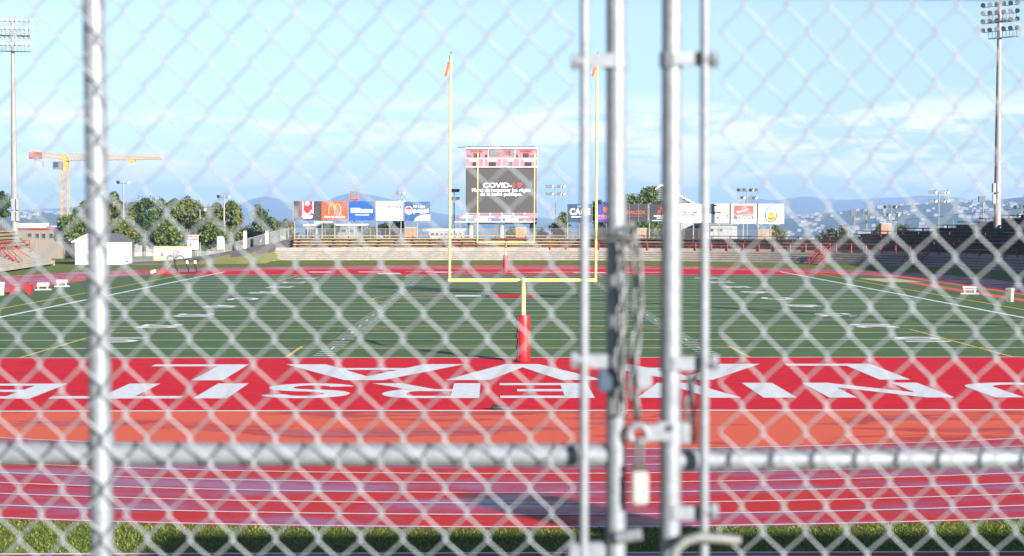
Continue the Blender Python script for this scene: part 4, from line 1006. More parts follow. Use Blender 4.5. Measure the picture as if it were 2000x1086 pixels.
def bench(px, py, length, ang, m, back, label):
    o = GR(px, py); t = thing('team_bench', tuple(o), label, 'bench', 'team benches beside the field')
    R = Matrix.Rotation(ang, 3, 'Z')
    def bx(nm, c, s): MB().box(o + R @ Vector(c), s, ang).build(nm, m, t)
    for k in range(3): bx('seat_slat', (0, -0.16 + 0.16 * k, 0.34), (length, 0.13, 0.05))
    nl = max(2, int(length / 0.75) + 1)
    for i in range(nl):
        x = -length / 2 + 0.12 + (length - 0.24) * i / (nl - 1)
        for yy in (-0.17, 0.17): bx('leg', (x, yy, 0.17), (0.07, 0.07, 0.34))
        if back: bx('back_post', (x, 0.24, 0.42), (0.07, 0.06, 0.24))
    bx('floor_rail', (0, -0.2, 0.06), (length + 0.3, 0.08, 0.07)); bx('floor_rail', (0, 0.25, 0.06), (length + 0.3, 0.08, 0.07))
    if back:
        for k in range(1): bx('back_slat', (0, 0.27, 0.50 + 0.17 * k), (length, 0.05, 0.13))
M_bw = mat('bench_white', (0.42, 0.42, 0.43), 0.5)
bench(84, 567, 0.9, 0.2, M_bw, True, 'white team bench next to the red frame on the left')
bench(121, 560.5, 0.85, 0.2, M_bw, True, 'white team bench nearest the gate post on the left')
bench(1894, 575, 0.95, -0.2, M_bw, True, 'white team bench by the red runway on the right')
o = GR(42, 575); t = thing('red_stand', tuple(o), 'red wooden stand frame on the left sideline', 'stand', None)
for x in (-0.62, 0.62):
    MB().box(o + Vector((x, 0, 0.33)), (0.24, 0.6, 0.66)).build('leg', M_red, t)
    MB().box(o + Vector((x * 0.72, -0.1, 0.30)), (0.3, 0.3, 0.14)).build('shelf', M_red, t)
MB().box(o + Vector((0, 0, 0.70)), (1.55, 0.7, 0.1)).build('top', M_red, t)
def bin_(px, py, h, w, label):
    o = GR(px, py); t = thing('litter_bin', tuple(o), label, 'bin', 'beige bins beside the field')
    MB().tube([o + Vector((0, 0, 0)), o + Vector((0, 0, 0.06)), o + Vector((0, 0, h * 0.85))], w * .6, 4, True, [w * .62, w * .62, w * .72]).build('body', mat('beige_plastic', (0.34, 0.28, 0.20), 0.6, var=0.06), t)
    MB().tube([o + Vector((0, 0, h * 0.85)), o + Vector((0, 0, h * 0.9)), o + Vector((0, 0, h))], w * .6, 4, True, [w * .8, w * .8, w * .66]).build('lid', mat('beige_lid', (0.36, 0.31, 0.24), 0.6), t)
bin_(1972, 590, 0.92, 0.40, 'beige square bin beside the red runway at the right edge')
bin_(0, 577, 0.95, 0.45, 'beige square bin cut off by the left edge')

# ------------------------------------------------------------------ crane
D_C = 600
def CP(x, y, dy=0): v = P(x, y, D_C); v.y += dy; return v
cr_ = thing('tower_crane', (P(125, 440, D_C).x, D_C, -28), 'yellow tower crane with long jib rising behind the left trees', 'crane')
def lattice(name, a, b, w, h, n, m, par, tri=False):
    a = Vector(a); b = Vector(b); t = (b - a).normalized(); u = Vector((0, 1, 0)); v = t.cross(u).normalized()
    if v.z < 0: v = -v
    mbx = MB(); r = 0.16
    cor = [(-.5, 0), (.5, 0), (0, 1)] if tri else [(-.5, -.5), (.5, -.5), (.5, .5), (-.5, .5)]
    def c(k, f): return a.lerp(b, f) + u * cor[k][0] * w + v * cor[k][1] * (h if not callable(h) else h(f))
    for k in range(len(cor)): mbx.tube([c(k, i / n) for i in range(n + 1)], r, 4)
    for i in range(n):
        for k in range(len(cor)):
            k2 = (k + 1) % len(cor); mbx.tube([c(k, i / n), c(k2, (i + 0.5) / n), c(k, (i + 1) / n)], 0.09, 4)
    return mbx.build(name, m, par)
tw0 = CP(126, 440); tw0.z = -28; lattice('tower', tw0, CP(126, 332), 2.3, 2.3, 20, M_crane, cr_)
lattice('jib', CP(132, 313.5), CP(315, 310.5), 1.5, lambda f: 2.6 - 2.1 * f, 30, M_crane, cr_, True)
lattice('counter_jib', CP(122, 311), CP(62, 304), 1.6, lambda f: 1.6, 8, M_crane, cr_, True)
MB().prism([CP(122, 332), CP(131, 332), CP(133, 314), CP(124, 298), CP(119, 312)], (0, 1.6, 0)).build('slewing_head', M_crane, cr_)
MB().box(CP(114, 323), (3.6, 2.2, 2.9)).build('cab', M_grey, cr_); MB().box(CP(111, 322, -1.2), (1.6, 0.2, 1.8)).build('cab_window', M_window, cr_)
MB().box(CP(69, 304), (4.2, 2.2, 2.4)).build('winch', M_craner, cr_)
MB().prism([CP(66, 310), CP(83, 314), CP(83, 327), CP(66, 319)], (0, 1.6, 0)).build('counterweight', M_lgrey, cr_)
MB().box(CP(257, 314.5), (2.6, 1.6, 0.8)).build('trolley', M_crane, cr_); MB().tube([CP(257, 315), CP(257, 322)], 0.2, 5).build('hook_block', M_crane, cr_)

# ------------------------------------------------------------------ buildings behind
def block(name, px0, px1, py0, d, dep, m, label, roofm=M_grey, wins=(), base=0.0):
    a = P(px0, py0, d); b = P(px1, py0, d); z = a.z
    t = thing(name, ((a.x + b.x) / 2, d, base), label, 'building')
    MB().box(((a.x + b.x) / 2, d + dep / 2, (z + base) / 2), (b.x - a.x, dep, z - base)).build('wall', m, t)
    MB().box(((a.x + b.x) / 2, d + dep / 2, z + 0.12), (b.x - a.x + 0.5, dep + 0.5, 0.24)).build('roof', roofm, t)
    for (x0, x1, y0, y1) in wins:
        p = P(x0, y1, d); q = P(x1, y0, d)
        f = MB().box(((p.x + q.x) / 2, d - 0.03, (p.z + q.z) / 2), (q.x - p.x, 0.1, q.z - p.z)).build('window', M_lgrey, t)
        MB().box(((p.x + q.x) / 2, d - 0.07, (p.z + q.z) / 2), ((q.x - p.x) * 0.84, 0.06, (q.z - p.z) * 0.84)).build('pane', M_window, f)
    return t
t = block('low_house', 34, 122, 448, 222, 12, M_cream, 'low cream building with dark red roof behind the left bleachers', M_craner, ((54, 63, 455, 463), (70, 77, 455, 467), (82, 90, 455, 467), (97, 104, 455, 467)))
for x, w in ((40, .6), (50, .5), (57, .5), (67, .7), (79, .8), (90, .6)): q = P(x, 444, 226); MB().box((q.x, 226, q.z + 0.1), (w, 0.6, 0.9)).build('roof_vent', M_white, t)
block('white_house', 262, 300, 449, 236, 10, M_lgrey, 'pale flat roofed house half hidden behind the tree row', M_white, ((268, 276, 458, 466), (284, 292, 458, 466)))
block('grey_hall', 470, 560, 459, 250, 14, M_grey, 'dark grey hall behind the ramp fence', M_lgrey, tuple((500 + 12 * i, 508 + 12 * i, 466, 478) for i in range(5)))
block('long_hall', 596, 700, 441, 262, 18, M_grey, 'long grey flat roofed hall behind the left billboards', M_white, tuple((602 + 16 * i, 612 + 16 * i, 447, 454) for i in range(6)))
block('small_hall', 617, 636, 436, 250, 8, M_lgrey, 'small pale block in front of the long grey hall', M_white, ((621, 631, 442, 450),))
block('grey_gable_block', 1378, 1440, 440, 246, 16, M_lgrey, 'light grey block behind the right billboards', M_grey, ((1384, 1394, 446, 452), (1402, 1412, 446, 452)))
block('dark_hall', 1170, 1330, 437, 252, 14, M_blackp, 'dark wall behind the black billboards', M_grey, ((1216, 1222, 439, 445), (1270, 1276, 439, 445)))
block('roadside_house', 838, 905, 450, 300, 14, M_lgrey, 'low pale warehouse between billboards and scoreboard', M_white, tuple((842 + 9 * i, 848 + 9 * i, 455, 461) for i in range(7)))

# slatted white gable roof
d = 255
ap = P(1292, 361, d); bl = P(1235, 398, d); br = P(1356, 398, d)
gr = thing('slatted_gable', (ap.x, d, 0), 'white slatted gable roof rising behind the black billboard and tree', 'building')
MB().box(((bl.x + br.x) / 2, d + 6, bl.z / 2), (br.x - bl.x, 10, bl.z)).build('wall', M_lgrey, gr)
MB().prism([bl + Vector((0, .3, 0)), br + Vector((0, .3, 0)), ap + Vector((0, .3, 0))], (0, 10, 0)).build('roof_core', I_grey, gr)
for i in range(8):
    f = i / 8; g = (i + 0.36) / 8
    l = bl.lerp(ap, f); r = br.lerp(ap, f); l2 = bl.lerp(ap, g); r2 = br.lerp(ap, g)
    MB().prism([l, r, r2, l2], (0, 0.25, 0)).build('slat', M_steel, gr)
for e0 in (bl, br): MB().tube([e0, ap], 0.14, 5).build('edge_beam', M_white, gr)

# unseen block and stub added right of the gate, shaped to shade grass and track
eb = thing('gate_shade_block', (26, -2, 3.85), 'unseen block added to the right of the gate to shade the near grass, out of the frame', 'building')
MB().box((27.8, -1.65, 6.18), (30, 8.7, 4.74)).build('wall', M_cream, eb)
MB().box((22.0, 2.0, 9.0), (1.6, 1.0, 2.0)).build('shade_stub', M_conc, eb)

pg = thing('track_shade_block', (67, 100, 0), 'long unseen block added behind the right bleachers to shade the track, out of the frame', 'building')  # unseen block added so its shadow covers the right track and verge
MB().box((68.4, 109, 6.0), (5, 76, 12.0)).build('wall', M_grey, pg); MB().box((68.4, 109, 12.15), (5.4, 76.4, 0.3)).build('roof', M_lgrey, pg)

# ------------------------------------------------------------------ trees
M_leaves = [mat_leaf('leaf_green', (0.030, 0.060, 0.012), (0.075, 0.115, 0.020), (0.15, 0.17, 0.03)),
            mat_leaf('leaf_olive', (0.040, 0.065, 0.014), (0.10, 0.125, 0.025), (0.19, 0.165, 0.04)),
            mat_leaf('leaf_dark', (0.020, 0.045, 0.013), (0.045, 0.080, 0.018), (0.09, 0.125, 0.025))]
def tree(px, pyb, pyt, wpx, d, kind, label, n=3600, leaf=0.26):
    rnd = random.Random(int(px * 13 + d))
    a = P(px, pyb, d); b = P(px, pyt, d)
    base = Vector((a.x, d, 0)); top = b.z; R = wpx * 1.18 / FPX * d / 2
    t = thing('leafy_tree', tuple(base), label, 'tree', 'trees behind the stadium')
    hcr = min(top * 0.82, R * 2.5); zc = top - hcr / 2
    tr = MB(); lean = rnd.uniform(-.3, .3)
    tr.tube([base, base + Vector((lean * .4, 0, zc * 0.5)), base + Vector((lean, 0, zc)), base + Vector((lean * 1.3, 0, top - hcr * 0.15))], 0.2, 8, True, [0.26, 0.2, 0.14, 0.03])
    clumps = []
    for i in range(26):
        while True:
            v = Vector((rnd.uniform(-1, 1), rnd.uniform(-1, 1), rnd.uniform(-1, 1)))
            if 0.25 < v.length < 1: break
        k = 0.72 + 0.45 * rnd.random()
        c = base + Vector((lean + v.x * R * 0.78 * k, v.y * R * 0.78 * k, zc + v.z * hcr * 0.42 * k)); clumps.append((c, R * rnd.uniform(0.20, 0.42)))
        if i < 9: tr.tube([base + Vector((lean * .7, 0, zc * rnd.uniform(.6, .95))), base.lerp(c, .55) + Vector((0, 0, zc * .35)), c], 0.05, 5, True, [0.09, 0.06, 0.02])
    tr.build('trunk', M_bark, t)
    m = MB(); vs = []; fs = []
    for i in range(n):
        c, r = clumps[rnd.randrange(len(clumps))]
        v = Vector((rnd.gauss(0, 1), rnd.gauss(0, 1), rnd.gauss(0, 1))).normalized()
        rr = r * (rnd.random() ** 0.45) * (1.25 if rnd.random() < 0.12 else 1)
        p = c + Vector((v.x * rr, v.y * rr, v.z * rr * 0.85))
        nn = (v + Vector((rnd.gauss(0, .7), rnd.gauss(0, .7), rnd.gauss(0, .7) + .3))).normalized()
        u = nn.orthogonal().normalized(); u = Matrix.Rotation(rnd.uniform(0, 6.3), 3, nn) @ u; w = nn.cross(u)
        sz = leaf * rnd.uniform(0.6, 1.35); o = len(vs)
        vs += [p - u * sz, p + w * sz * 0.5, p + u * sz, p - w * sz * 0.5]; fs.append((o, o + 1, o + 2, o + 3))
    me = bpy.data.meshes.new('crown'); me.from_pydata([v - base for v in vs], [], fs); me.update(); me.materials.append(M_leaves[kind])
    o = bpy.data.objects.new('crown', me); COL.objects.link(o); o.parent = t
    return t
for (px, yb, yt, w, d, k, lb) in (
    (4, 470, 366, 46, 240, 2, 'dark green tree at the left edge behind the mast'),
    (140, 480, 400, 62, 222, 0, 'bushy green tree at the foot of the crane'),
    (172, 480, 392, 64, 228, 0, 'green tree just left of the thick gate stile'),
    (228, 480, 375, 74, 232, 1, 'tall olive tree with its lamp pole behind the shed'),
    (228, 485, 425, 70, 215, 1, 'low olive tree right behind the shed roof'),
    (282, 480, 384, 86, 236, 2, 'broad dark green tree in the middle of the left row'),
    (330, 480, 378, 66, 246, 0, 'light topped tree behind the dark broad tree'),
    (322, 490, 432, 66, 216, 0, 'low round tree above the banner'),
    (358, 480, 396, 76, 232, 1, 'rust tinted round tree above the notice sign'),
    (372, 480, 381, 60, 250, 1, 'pale feathery tree behind the rust tinted tree'),
    (410, 488, 424, 70, 218, 0, 'low leafy tree beside the utility cabinet'),
    (410, 480, 384, 60, 240, 1, 'olive tree left of the leaning lamp pole'),
    (448, 480, 393, 56, 236, 1, 'olive tree right of the leaning lamp pole'),
    (468, 488, 440, 66, 226, 1, 'straw coloured bush behind the white pillars'),
    (516, 480, 394, 46, 240, 2, 'dark round tree standing alone left of the billboards'),
    (532, 480, 428, 50, 244, 1, 'yellowish low shrub beside the lone dark tree'),
    (560, 480, 425, 34, 236, 1, 'small grey green tree at the first billboard post'),
    (648, 480, 430, 40, 232, 2, 'dark shrub under the orange billboard'),
    (720, 480, 432, 44, 234, 2, 'dark shrub under the blue billboard'),
    (770, 480, 430, 60, 236, 2, 'dark shrub under the white lettered billboard'),
    (1003, 480, 441, 30, 232, 0, 'green shrub between the scoreboard legs'),
    (1092, 480, 412, 46, 222, 0, 'leafy tree at the corner of the navy billboard'),
    (1062, 480, 443, 36, 226, 1, 'low shrub right of the scoreboard'),
    (1172, 480, 378, 52, 236, 2, 'dark tree top behind the violet billboard'),
    (1252, 480, 358, 84, 232, 0, 'bright green tree between the two gate poles'),
    (1520, 480, 440, 44, 216, 1, 'low olive shrub under the egg billboard'),
    (1636, 480, 446, 70, 214, 1, 'low olive shrub behind the fence on the right'),
    (1724, 480, 440, 40, 212, 2, 'dark shrub behind the tan box on the dark bleachers'),
    (1762, 480, 430, 46, 216, 2, 'dark green tree right of the tan box on the dark bleachers')):
    big = w > 55
    tree(px, yb, yt, w, d, k, lb, 4200 if big else 2200, 0.25 if big else 0.21)

# ------------------------------------------------------------------ near grass
M_blade = mat_leaf('grass_blade', (0.045, 0.088, 0.012), (0.10, 0.142, 0.020), (0.30, 0.24, 0.07))
rnd = random.Random(3); vs = []; fs = []
for i in range(64000):
    x = rnd.uniform(-12.5, 13); y = rnd.uniform(YE, 32.2)
    yo = YN - (TR_B + 9.9) * sqrt(max(0, 1 - ((x - CX) / (TR_A + 9.9)) ** 2))
    if y > yo + 0.02: continue
    dens = mnoise.noise(Vector((x * .7, y * .7, 0)))
    h = (0.028 + 0.032 * rnd.random()) * (1.0 + 0.55 * dens); a = rnd.uniform(0, 6.3); w = 0.011
    lx, ly = rnd.gauss(0, .035), rnd.gauss(0, .035)
    o = len(vs); vs += [(x - w * cos(a), y - w * sin(a), 0), (x + w * cos(a), y + w * sin(a), 0), (x + lx, y + ly, h)]; fs.append((o, o + 1, o + 2))
me = bpy.data.meshes.new('grass'); me.from_pydata(vs, [], fs); me.materials.append(M_blade); o = bpy.data.objects.new('grass', me); COL.objects.link(o)
tag(o, 'short grass strip between the running track and the gate terrace', 'grass', kind='stuff')

# ------------------------------------------------------------------ hills and far houses
def fb(x, y, s, o=5):
    return mnoise.fractal(Vector((x / s, y / s, 0.3)), 1.0, 2.0, o)
def hill(x, y):
    if y < 360: return -0.6
    a = x / y                                    # bearing
    px = 964 + a * FPX
    t = min(1, (y - 360) / 500); z = -0.6 - 62 * t * t * (3 - 2 * t)
    # populated slope across the valley, higher to the right
    prof = 8 + (20 if px > 1500 else 0)
    k = min(1, max(0, (px - 1350) / 500)); hi = -24 + 64 * k
    k2 = min(1, max(0, (560 - px) / 500)); hi = max(hi, -24 + 46 * k2)
    kr = min(1, max(0, (px - 1900) / 250)); hi += 26 * kr
    t = min(1, max(0, (y - 1900) / 1700)); z += t * (62 + hi + 10 * fb(x, y, 900) + 4 * fb(x, y, 220))
    # far mountains
    t = min(1, max(0, (y - 6500) / 1800)); t = t * t * (3 - 2 * t)
    def bump(c, w, h): return h * math.exp(-((px - c) / w) ** 2)
    far = 30 + bump(520, 62, 78) + bump(690, 70, 92) + bump(780, 60, 38) + bump(640, 240, 32) + bump(1465, 45, 66) + bump(1560, 60, 50) + bump(1700, 160, 56) + bump(1850, 90, 40) + bump(230, 130, 30)
    fall = min(1, max(0, (10500 - y) / 1800))
    z += t * fall * max(0, far - max(0, hi) * 0.6 + 12 * fb(x, y, 1500))
    return z
m = MB(); NA, ND = 300, 110
ds_ = [335 * (11500 / 335) ** (j / (ND - 1)) for j in range(ND)]
vs = []
for d in ds_:
    for i in range(NA):
        a = -0.62 + 1.24 * i / (NA - 1); x = a * d * 1.0; vs.append((x, d, hill(x, d)))
m.add(vs, [(j * NA + i, j * NA + i + 1, (j + 1) * NA + i + 1, (j + 1) * NA + i) for j in range(ND - 1) for i in range(NA - 1)])
M_hill = mat('wooded_hills', (0.030, 0.052, 0.026), 0.95, scale=0.006, col2=(0.085, 0.11, 0.05), spec=0.05)
tag(flat(m.build('hills', M_hill, smooth=True)), kind='structure')
M_h1 = mat('far_house_white', (0.18, 0.175, 0.17), 0.8); M_h2 = mat('far_house_cream', (0.33, 0.27, 0.23), 0.8); M_h3 = mat('far_house_roof', (0.14, 0.12, 0.12), 0.8)
def house_mesh(w, dp, h, name, mw):
    me = bpy.data.meshes.new(name)
    v = [(-w, -dp, -2), (w, -dp, -2), (w, dp, -2), (-w, dp, -2), (-w, -dp, h), (w, -dp, h), (w, dp, h), (-w, dp, h), (-w, 0, h * 1.45), (w, 0, h * 1.45)]
    f = [(0, 1, 5, 4), (2, 3, 7, 6), (1, 2, 6, 9, 5), (3, 0, 4, 8, 7), (4, 5, 9, 8), (6, 7, 8, 9)]
    me.from_pydata(v, [], f); me.materials.append(mw); me.materials.append(M_h3); me.polygons[4].material_index = 1; me.polygons[5].material_index = 1
    return me
HM = [house_mesh(4, 3, 3.2, 'hillside_house', M_h1), house_mesh(3, 2.6, 2.8, 'hillside_house', M_h1), house_mesh(5.5, 3.5, 4.2, 'hillside_house', M_h2), house_mesh(9, 3.5, 2.8, 'hillside_house', M_h1)]
rnd = random.Random(11); cnt = 0; xv = []; xf = []
tries = 0
while cnt < 1200 and tries < 40000:
    tries += 1
    u = rnd.random()
    px = rnd.uniform(1500, 2050) if u < 0.74 else (rnd.uniform(40, 300) if u < 0.86 else rnd.uniform(1040, 1130) if u < 0.90 else rnd.uniform(540, 900))
    d = rnd.uniform(1000, 4300); x = (px - 964) / FPX * d
    if mnoise.noise(Vector((px / 42.0, d / 420.0, 1.7))) < 0.02 and rnd.random() < 0.88: continue
    if cnt >= 290:
        me = HM[rnd.choice((0, 0, 1, 1, 2))]; cnt += 1; k = len(xv); c, sn = cos(rnd.uniform(-.5, .5)), 0.0; q = rnd.uniform(.7, 1.15)
        xv += [(x + v.co.x * q, d + v.co.y * q, hill(x, d) + .5 + v.co.z * q) for v in me.vertices]; xf += [tuple(k + i for i in p.vertices) for p in me.polygons]; continue
    o = bpy.data.objects.new('hillside_house', HM[rnd.choice((0, 0, 1, 1, 2, 3))]); COL.objects.link(o)
    o.location = (x, d, hill(x, d) + 0.5); o.rotation_euler.z = rnd.uniform(-.5, .5); s = rnd.uniform(0.7, 1.15); o.scale = (s, s, s)
    tag(o, 'tiny pale house among many on the distant wooded hillside', 'house', 'houses on the distant hillside'); cnt += 1

me = bpy.data.meshes.new('far_suburb'); me.from_pydata(xv, [], xf); me.materials.append(M_h1); o = bpy.data.objects.new('far_suburb', me); COL.objects.link(o)
tag(o, 'mass of tiny pale houses spread over the far valley side', 'houses', kind='stuff')

# ------------------------------------------------------------------ haze
hz = MB().box((0, 5600, 60), (19000, 13000, 300)).build('haze', M_white)
hm = bpy.data.materials.new('haze_air'); hm.use_nodes = True; t = hm.node_tree; t.nodes.clear()
ou = N(t, 'ShaderNodeOutputMaterial'); pvn = N(t, 'ShaderNodeVolumePrincipled'); pvn.inputs['Color'].default_value = (0.34, 0.52, 0.86, 1); pvn.inputs['Density'].default_value = 0.00016
pvn.inputs['Anisotropy'].default_value = 0.0
L(t, pvn.outputs[0], ou.inputs['Volume']); hz.data.materials.clear(); hz.data.materials.append(hm); tag(hz, 'thin blue summer haze over the valley', kind='stuff')

# ------------------------------------------------------------------ the gate in front
DG = 2.70
def G(px, py, dy=0.0):
    r = ray(px, py); return Vector((0, 0, H)) + r * ((DG + dy) / r.y)
SC = FPX / DG
left = thing('gate_leaf', tuple(G(700, 1086) * 1.0 + Vector((0, 0, -1.1))), 'galvanised chain link gate leaf left of the padlock chain', 'gate')
right = thing('gate_leaf', tuple(G(1700, 1086) * 1.0 + Vector((0, 0, -1.1))), 'galvanised chain link gate leaf right of the padlock chain', 'gate')
def ext(p, q, z):            # carry a near-vertical pipe on to height z
    f = (z - p.z) / (q.z - p.z); return p + (q - p) * f
def pipe(name, px0, py0, px1, py1, wpx, par, dy=0.0, z0=None, z1=None, n=20, m=None):
    a, b = G(px0, py0, dy), G(px1, py1, dy)
    if z0 is not None: a2, b2 = ext(a, b, z0), ext(a, b, z1); a, b = a2, b2
    return MB().tube([a, b], wpx / SC / 2, n).build(name, m or M_galv, par, True)
ZBOT, ZTOP = 3.93, 6.02
pipe('stile', 183, 0, 200, 1086, 43, left, 0, ZBOT, ZTOP, 28)
pipe('stile', 1203.5, 0, 1203, 1086, 39, left, 0, ZBOT, ZTOP, 28)
pipe('stile', 1313, 0, 1309, 1086, 40, right, 0, ZBOT, ZTOP, 28)
pipe('tension_bar', 1142, 0, 1140, 1086, 18, left, -0.03, ZBOT + 0.1, ZTOP - 0.06, 14)
pipe('tension_bar', 1377, 0, 1375, 1086, 18, right, -0.03, ZBOT + 0.1, ZTOP - 0.06, 14)
# rails; the cross rail of each leaf, plus top and bottom rails outside the view
pipe('cross_rail', -700, 883, 1195, 889, 45, left, 0.012, None, None, 28)
pipe('cross_rail', 1322, 899, 2700, 891, 42, right, 0.012, None, None, 28)
for z in (ZTOP, ZBOT + 0.03):
    MB().tube([(-1.45, DG, z), (G(1203, 0).x, DG, z)], 0.017, 20).build('top_rail' if z > 5 else 'bottom_rail', M_galv, left, True)
MB().tube([(G(1313, 0).x, DG, G(1600, -26).z), (1.5, DG, G(2000, -16).z)], 0.017, 20).build('top_rail', M_galv, right, True)
MB().tube([(G(1313, 0).x, DG, ZBOT + 0.03), (1.5, DG, ZBOT + .03)], 0.017, 20).build('bottom_rail', M_galv, right, True)
MB().tube([(-1.45, DG, ZBOT - 0.05), (-1.45, DG, ZTOP)], 0.02, 20).build('stile', M_galv, left, True)
MB().tube([(1.5, DG, ZBOT - 0.05), (1.5, DG, ZTOP)], 0.02, 20).build('stile', M_galv, right, True)
# weld fillet where rail meets stile
MB().tube([G(198, 835, 0), G(199, 860, 0.004), G(199, 910, 0.004), G(199, 940, 0)], 0.02, 20, True, [0.0182, 0.0205, 0.0205, 0.0182]).build('rail_clamp', M_galv, left, True)
# tension bands with bolt heads
def bandp(xb, xs, y, par, side):
    x_end = xb - side * 22
    w = MB()
    w.box((G(xb, y).lerp(G(xs, y), 0.5)) + Vector((0, -0.016, 0)), (abs(xs - xb) / SC, 0.012, 0.022)).build('tension_band', M_galv, par)
    c = G(xs, y); m = MB()
    m.tube([c + Vector((0, 0, -0.0125)), c + Vector((0, 0, 0.0125))], 0.0195, 24).build('band_collar', M_galv, par, True)
    q = G(x_end, y, -0.03); qq = G(xb, y, -0.03)
    MB().tube([q, qq], 0.009, 12).build('bolt', M_galv, par, True)
    MB().tube([q + Vector((-side * 0.003, 0, 0)), q + Vector((side * 0.008, 0, 0))], 0.0145, 6).build('bolt_head', M_galv, par)
for y in (120, 703): bandp(1141, 1203, y, left, 1)
for y in (117, 708, 998): bandp(1376, 1311, y, right, -1)
MB().box(G(1145, 1079, -0.02), (0.062, 0.03, 0.034)).build('tension_band', M_galv, left, bevel=0.004)

# woven wire: each wire a vertical zigzag hooked round its neighbours
PX, PZ = 82.3 / SC, 97.0 / SC
def weave(par, xa, za, xmin, xmax, zmin, zmax, ph=0.0):
    """xa, za: one crossing of the lattice; wires run between crossing columns half a pitch apart"""
    h = PX / 2; yw = DG - 0.031
    rr = random.Random(int(xa * 1000))
    k0 = int(math.floor((xmin - xa) / h)); k1 = int(math.ceil((xmax - xa) / h))
    for k in range(k0, k1):
        xl, xr = xa + k * h, xa + (k + 1) * h
        if xl < xmin - 1e-4 or xr > xmax + 1e-4: continue
        pts = []
        j = int(math.floor((zmin - za) / (PZ / 2))); hook = 0.0052
        while za + j * PZ / 2 < zmax:
            z = za + j * PZ / 2
            atr = ((j + k) % 2 == 0)          # crossing on the left column when even
            x = xl - hook * 0.5 if atr else xr + hook * 0.5
            s = 1 if atr else -1
            jx = rr.gauss(0, 0.0006)
            # the hook: a tight bend that passes in front on one side and behind on the other
            pts += [Vector((x + s * 0.0062 + jx, yw - 0.0022, z - 0.0075)), Vector((x + s * 0.0014 + jx, yw - 0.0026, z - 0.0034)), Vector((x + jx, yw, z)),
                    Vector((x + s * 0.0014 + jx, yw + 0.0026, z + 0.0034)), Vector((x + s * 0.0062 + jx, yw + 0.0022, z + 0.0075))]
            j += 1
        # straight runs cross from back to front again
        MB().tube(pts, 0.00168, 6).build('mesh_wire', M_wire, par, True)
pa = G(128, 659); weave(left, pa.x, pa.z, -1.43, G(1141, 500).x, ZBOT + 0.02, ZTOP - 0.01)
pb = G(1692, 404); weave(right, pb.x, pb.z, G(1376, 500).x, 1.48, ZBOT + 0.02, ZTOP - 0.01)

# chain
M_chain = mat('zinc_chain', (0.115, 0.118, 0.122), 0.4, var=0.2, scale=60, metal=0.4)
ch = thing('padlock_chain', tuple(G(1215, 700, -0.03)), 'galvanised link chain wrapped round the left gate pole', 'chain')
def link(c, t, roll, par):
    t = t.normalized(); u = t.orthogonal().normalized(); u = Matrix.Rotation(roll, 3, t) @ u
    pts = []; hl, hw = 0.0145, 0.0074
    for i in range(16):
        a = 2 * pi * i / 16; pts.append(c + t * (hl * (1 if cos(a) > 0 else -1) * (1 if abs(cos(a)) > 0.01 else 0) + hw * cos(a)) + u * hw * sin(a))
    pts.append(pts[0]); pts.append(pts[1])
    MB().tube(pts, 0.0033, 7, False).build('link', M_chain, par, True)
def chain_path(pxs, pitch=0.034, r0=0):
    P3 = [G(*p) for p in pxs]; k = r0; acc = 0.0
    for a, b in zip(P3[:-1], P3[1:]):
        ln = (b - a).length; q = acc
        while q < ln:
            link(a.lerp(b, q / ln), b - a, 0.35 + (pi / 2) * (k % 2) + 0.15 * sin(k * 1.7), ch); k += 1; q += pitch
        acc = q - ln
chain_path([(1228, 462, -0.035), (1216, 500, -0.034), (1213, 600, -0.030), (1210, 700, -0.030), (1212, 810, -0.030)])
chain_path([(1240, 470, -0.022), (1247, 540, -0.022), (1245, 640, -0.022), (1238, 700, -0.028), (1238, 760, -0.03), (1247, 826, -0.03)], r0=1)
chain_path([(1186, 460, -0.024), (1230, 466, -0.034)], 0.02)
chain_path([(1352, 730, -0.012), (1348, 800, -0.012), (1352, 850, -0.012)], 0.03)
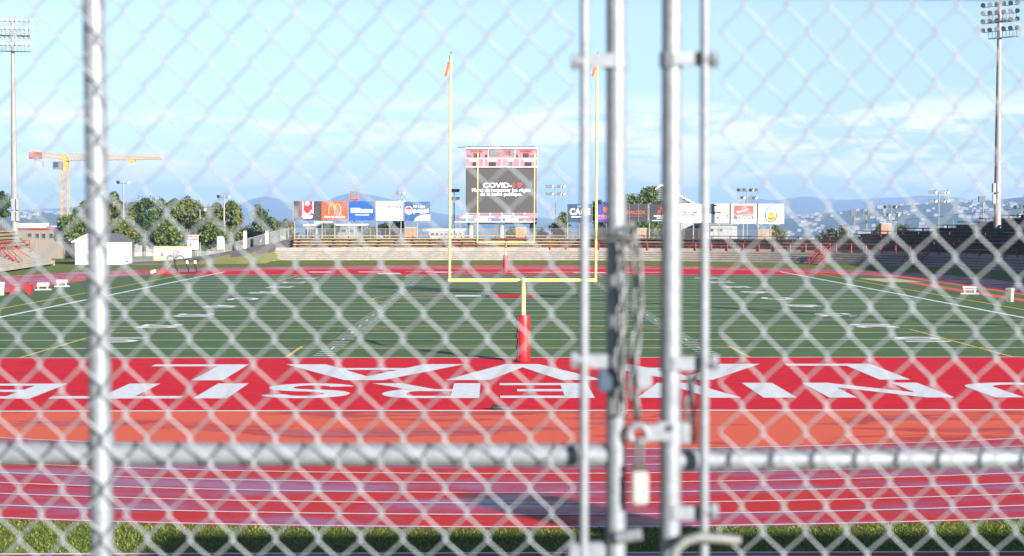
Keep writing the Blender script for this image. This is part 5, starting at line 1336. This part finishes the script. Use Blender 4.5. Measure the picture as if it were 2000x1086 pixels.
# padlock on its ring
pl = thing('padlock', tuple(G(1250, 985, -0.03)), 'cream padlock with brown cap hanging between the gate poles', 'padlock')
MB().box(G(1250, 952, -0.035), (32 / SC, 0.019, 63 / SC)).build('body', mat('cream_lock_body', (0.30, 0.28, 0.265), 0.4, var=0.04), pl, bevel=0.003)
MB().box(G(1248, 911, -0.035), (25 / SC, 0.017, 14 / SC)).build('cap', mat('brown_lock_cap', (0.045, 0.036, 0.028), 0.5), pl, bevel=0.002)
MB().box(G(1247, 987, -0.035), (22 / SC, 0.015, 9 / SC)).build('keyway_guard', mat('dark_lock_base', (0.09, 0.03, 0.02), 0.5), pl, bevel=0.0015)
a, b, c, d_, e_ = G(1243, 908, -.035), G(1243, 870, -.035), G(1248, 856, -.035), G(1254, 868, -.035), G(1254, 908, -.035)
MB().tube([a, b, b.lerp(c, .6) + Vector((-0.001, 0, .002)), c, c.lerp(d_, .5) + Vector((.001, 0, .002)), d_, e_], 0.0032, 8).build('shackle', M_chain, pl, True)
# hasp plate and the collar that carries it
hs = thing('gate_latch', tuple(G(1312, 842)), 'zinc latch collar with eye plate clamped on the right gate pole', 'latch')
MB().torus(G(1247, 848, -0.03), 0.0145, 0.0058, (0.15, 1, 0), 24, 10).build('eye', M_galv, hs, True)
MB().box(G(1273, 845, -0.026), (26 / SC, 0.009, 32 / SC)).build('arm', M_galv, hs, bevel=0.002)
MB().tube([G(1311, 822), G(1311, 866)], 0.0215, 24).build('collar', M_galv, hs, True)
MB().box(G(1297, 842, -0.022), (26 / SC, 0.012, 38 / SC)).build('plate', M_galv, hs, bevel=0.002)
MB().tube([G(1310, 836, -0.034), G(1310, 836, -0.02)], 0.006, 6).build('nut', M_lampd, hs)
MB().box(G(1338, 845, -0.012), (20 / SC, 0.012, 42 / SC)).build('ear', M_galv, hs, bevel=0.002)
# blue grey stop plate on the left pole, drop rod and stub below
lt = thing('stop_plate', tuple(G(1178, 742)), 'blue grey stop plate clamped on the left gate pole', 'plate')
MB().box(G(1183, 742, -0.012), (32 / SC, 0.02, 42 / SC)).build('plate', mat('blue_grey_steel', (0.03, 0.05, 0.085), 0.45, var=0.15, scale=40), lt, bevel=0.003)
MB().box(G(1253, 742, -0.02), (40 / SC, 0.014, 40 / SC)).build('lug', M_galv, lt, bevel=0.006)
dr = thing('drop_rod', tuple(G(1380, 1060, -0.05)), 'bent steel drop rod handle low on the right gate leaf', 'rod')
MB().tube([G(1308, 1150, -.05), G(1311, 1100, -.05), G(1321, 1072, -.05), G(1340, 1056, -.05), G(1366, 1049, -.05), G(1405, 1052, -.05), G(1446, 1056, -.05)], 0.0085, 12).build('handle', mat('dull_rod_steel', (0.17, 0.17, 0.168), 0.5, var=0.15, scale=40, metal=0.2), dr, True)
MB().tube([G(1308, 1150, -.05), G(1308, 1400, -.05)], 0.0085, 12).build('rod', M_galv, dr, True)
MB().tube([G(1205, 1050, -0.02), G(1252, 1043, -0.03)], 0.011, 12).build('stub', M_galv, lt, True)
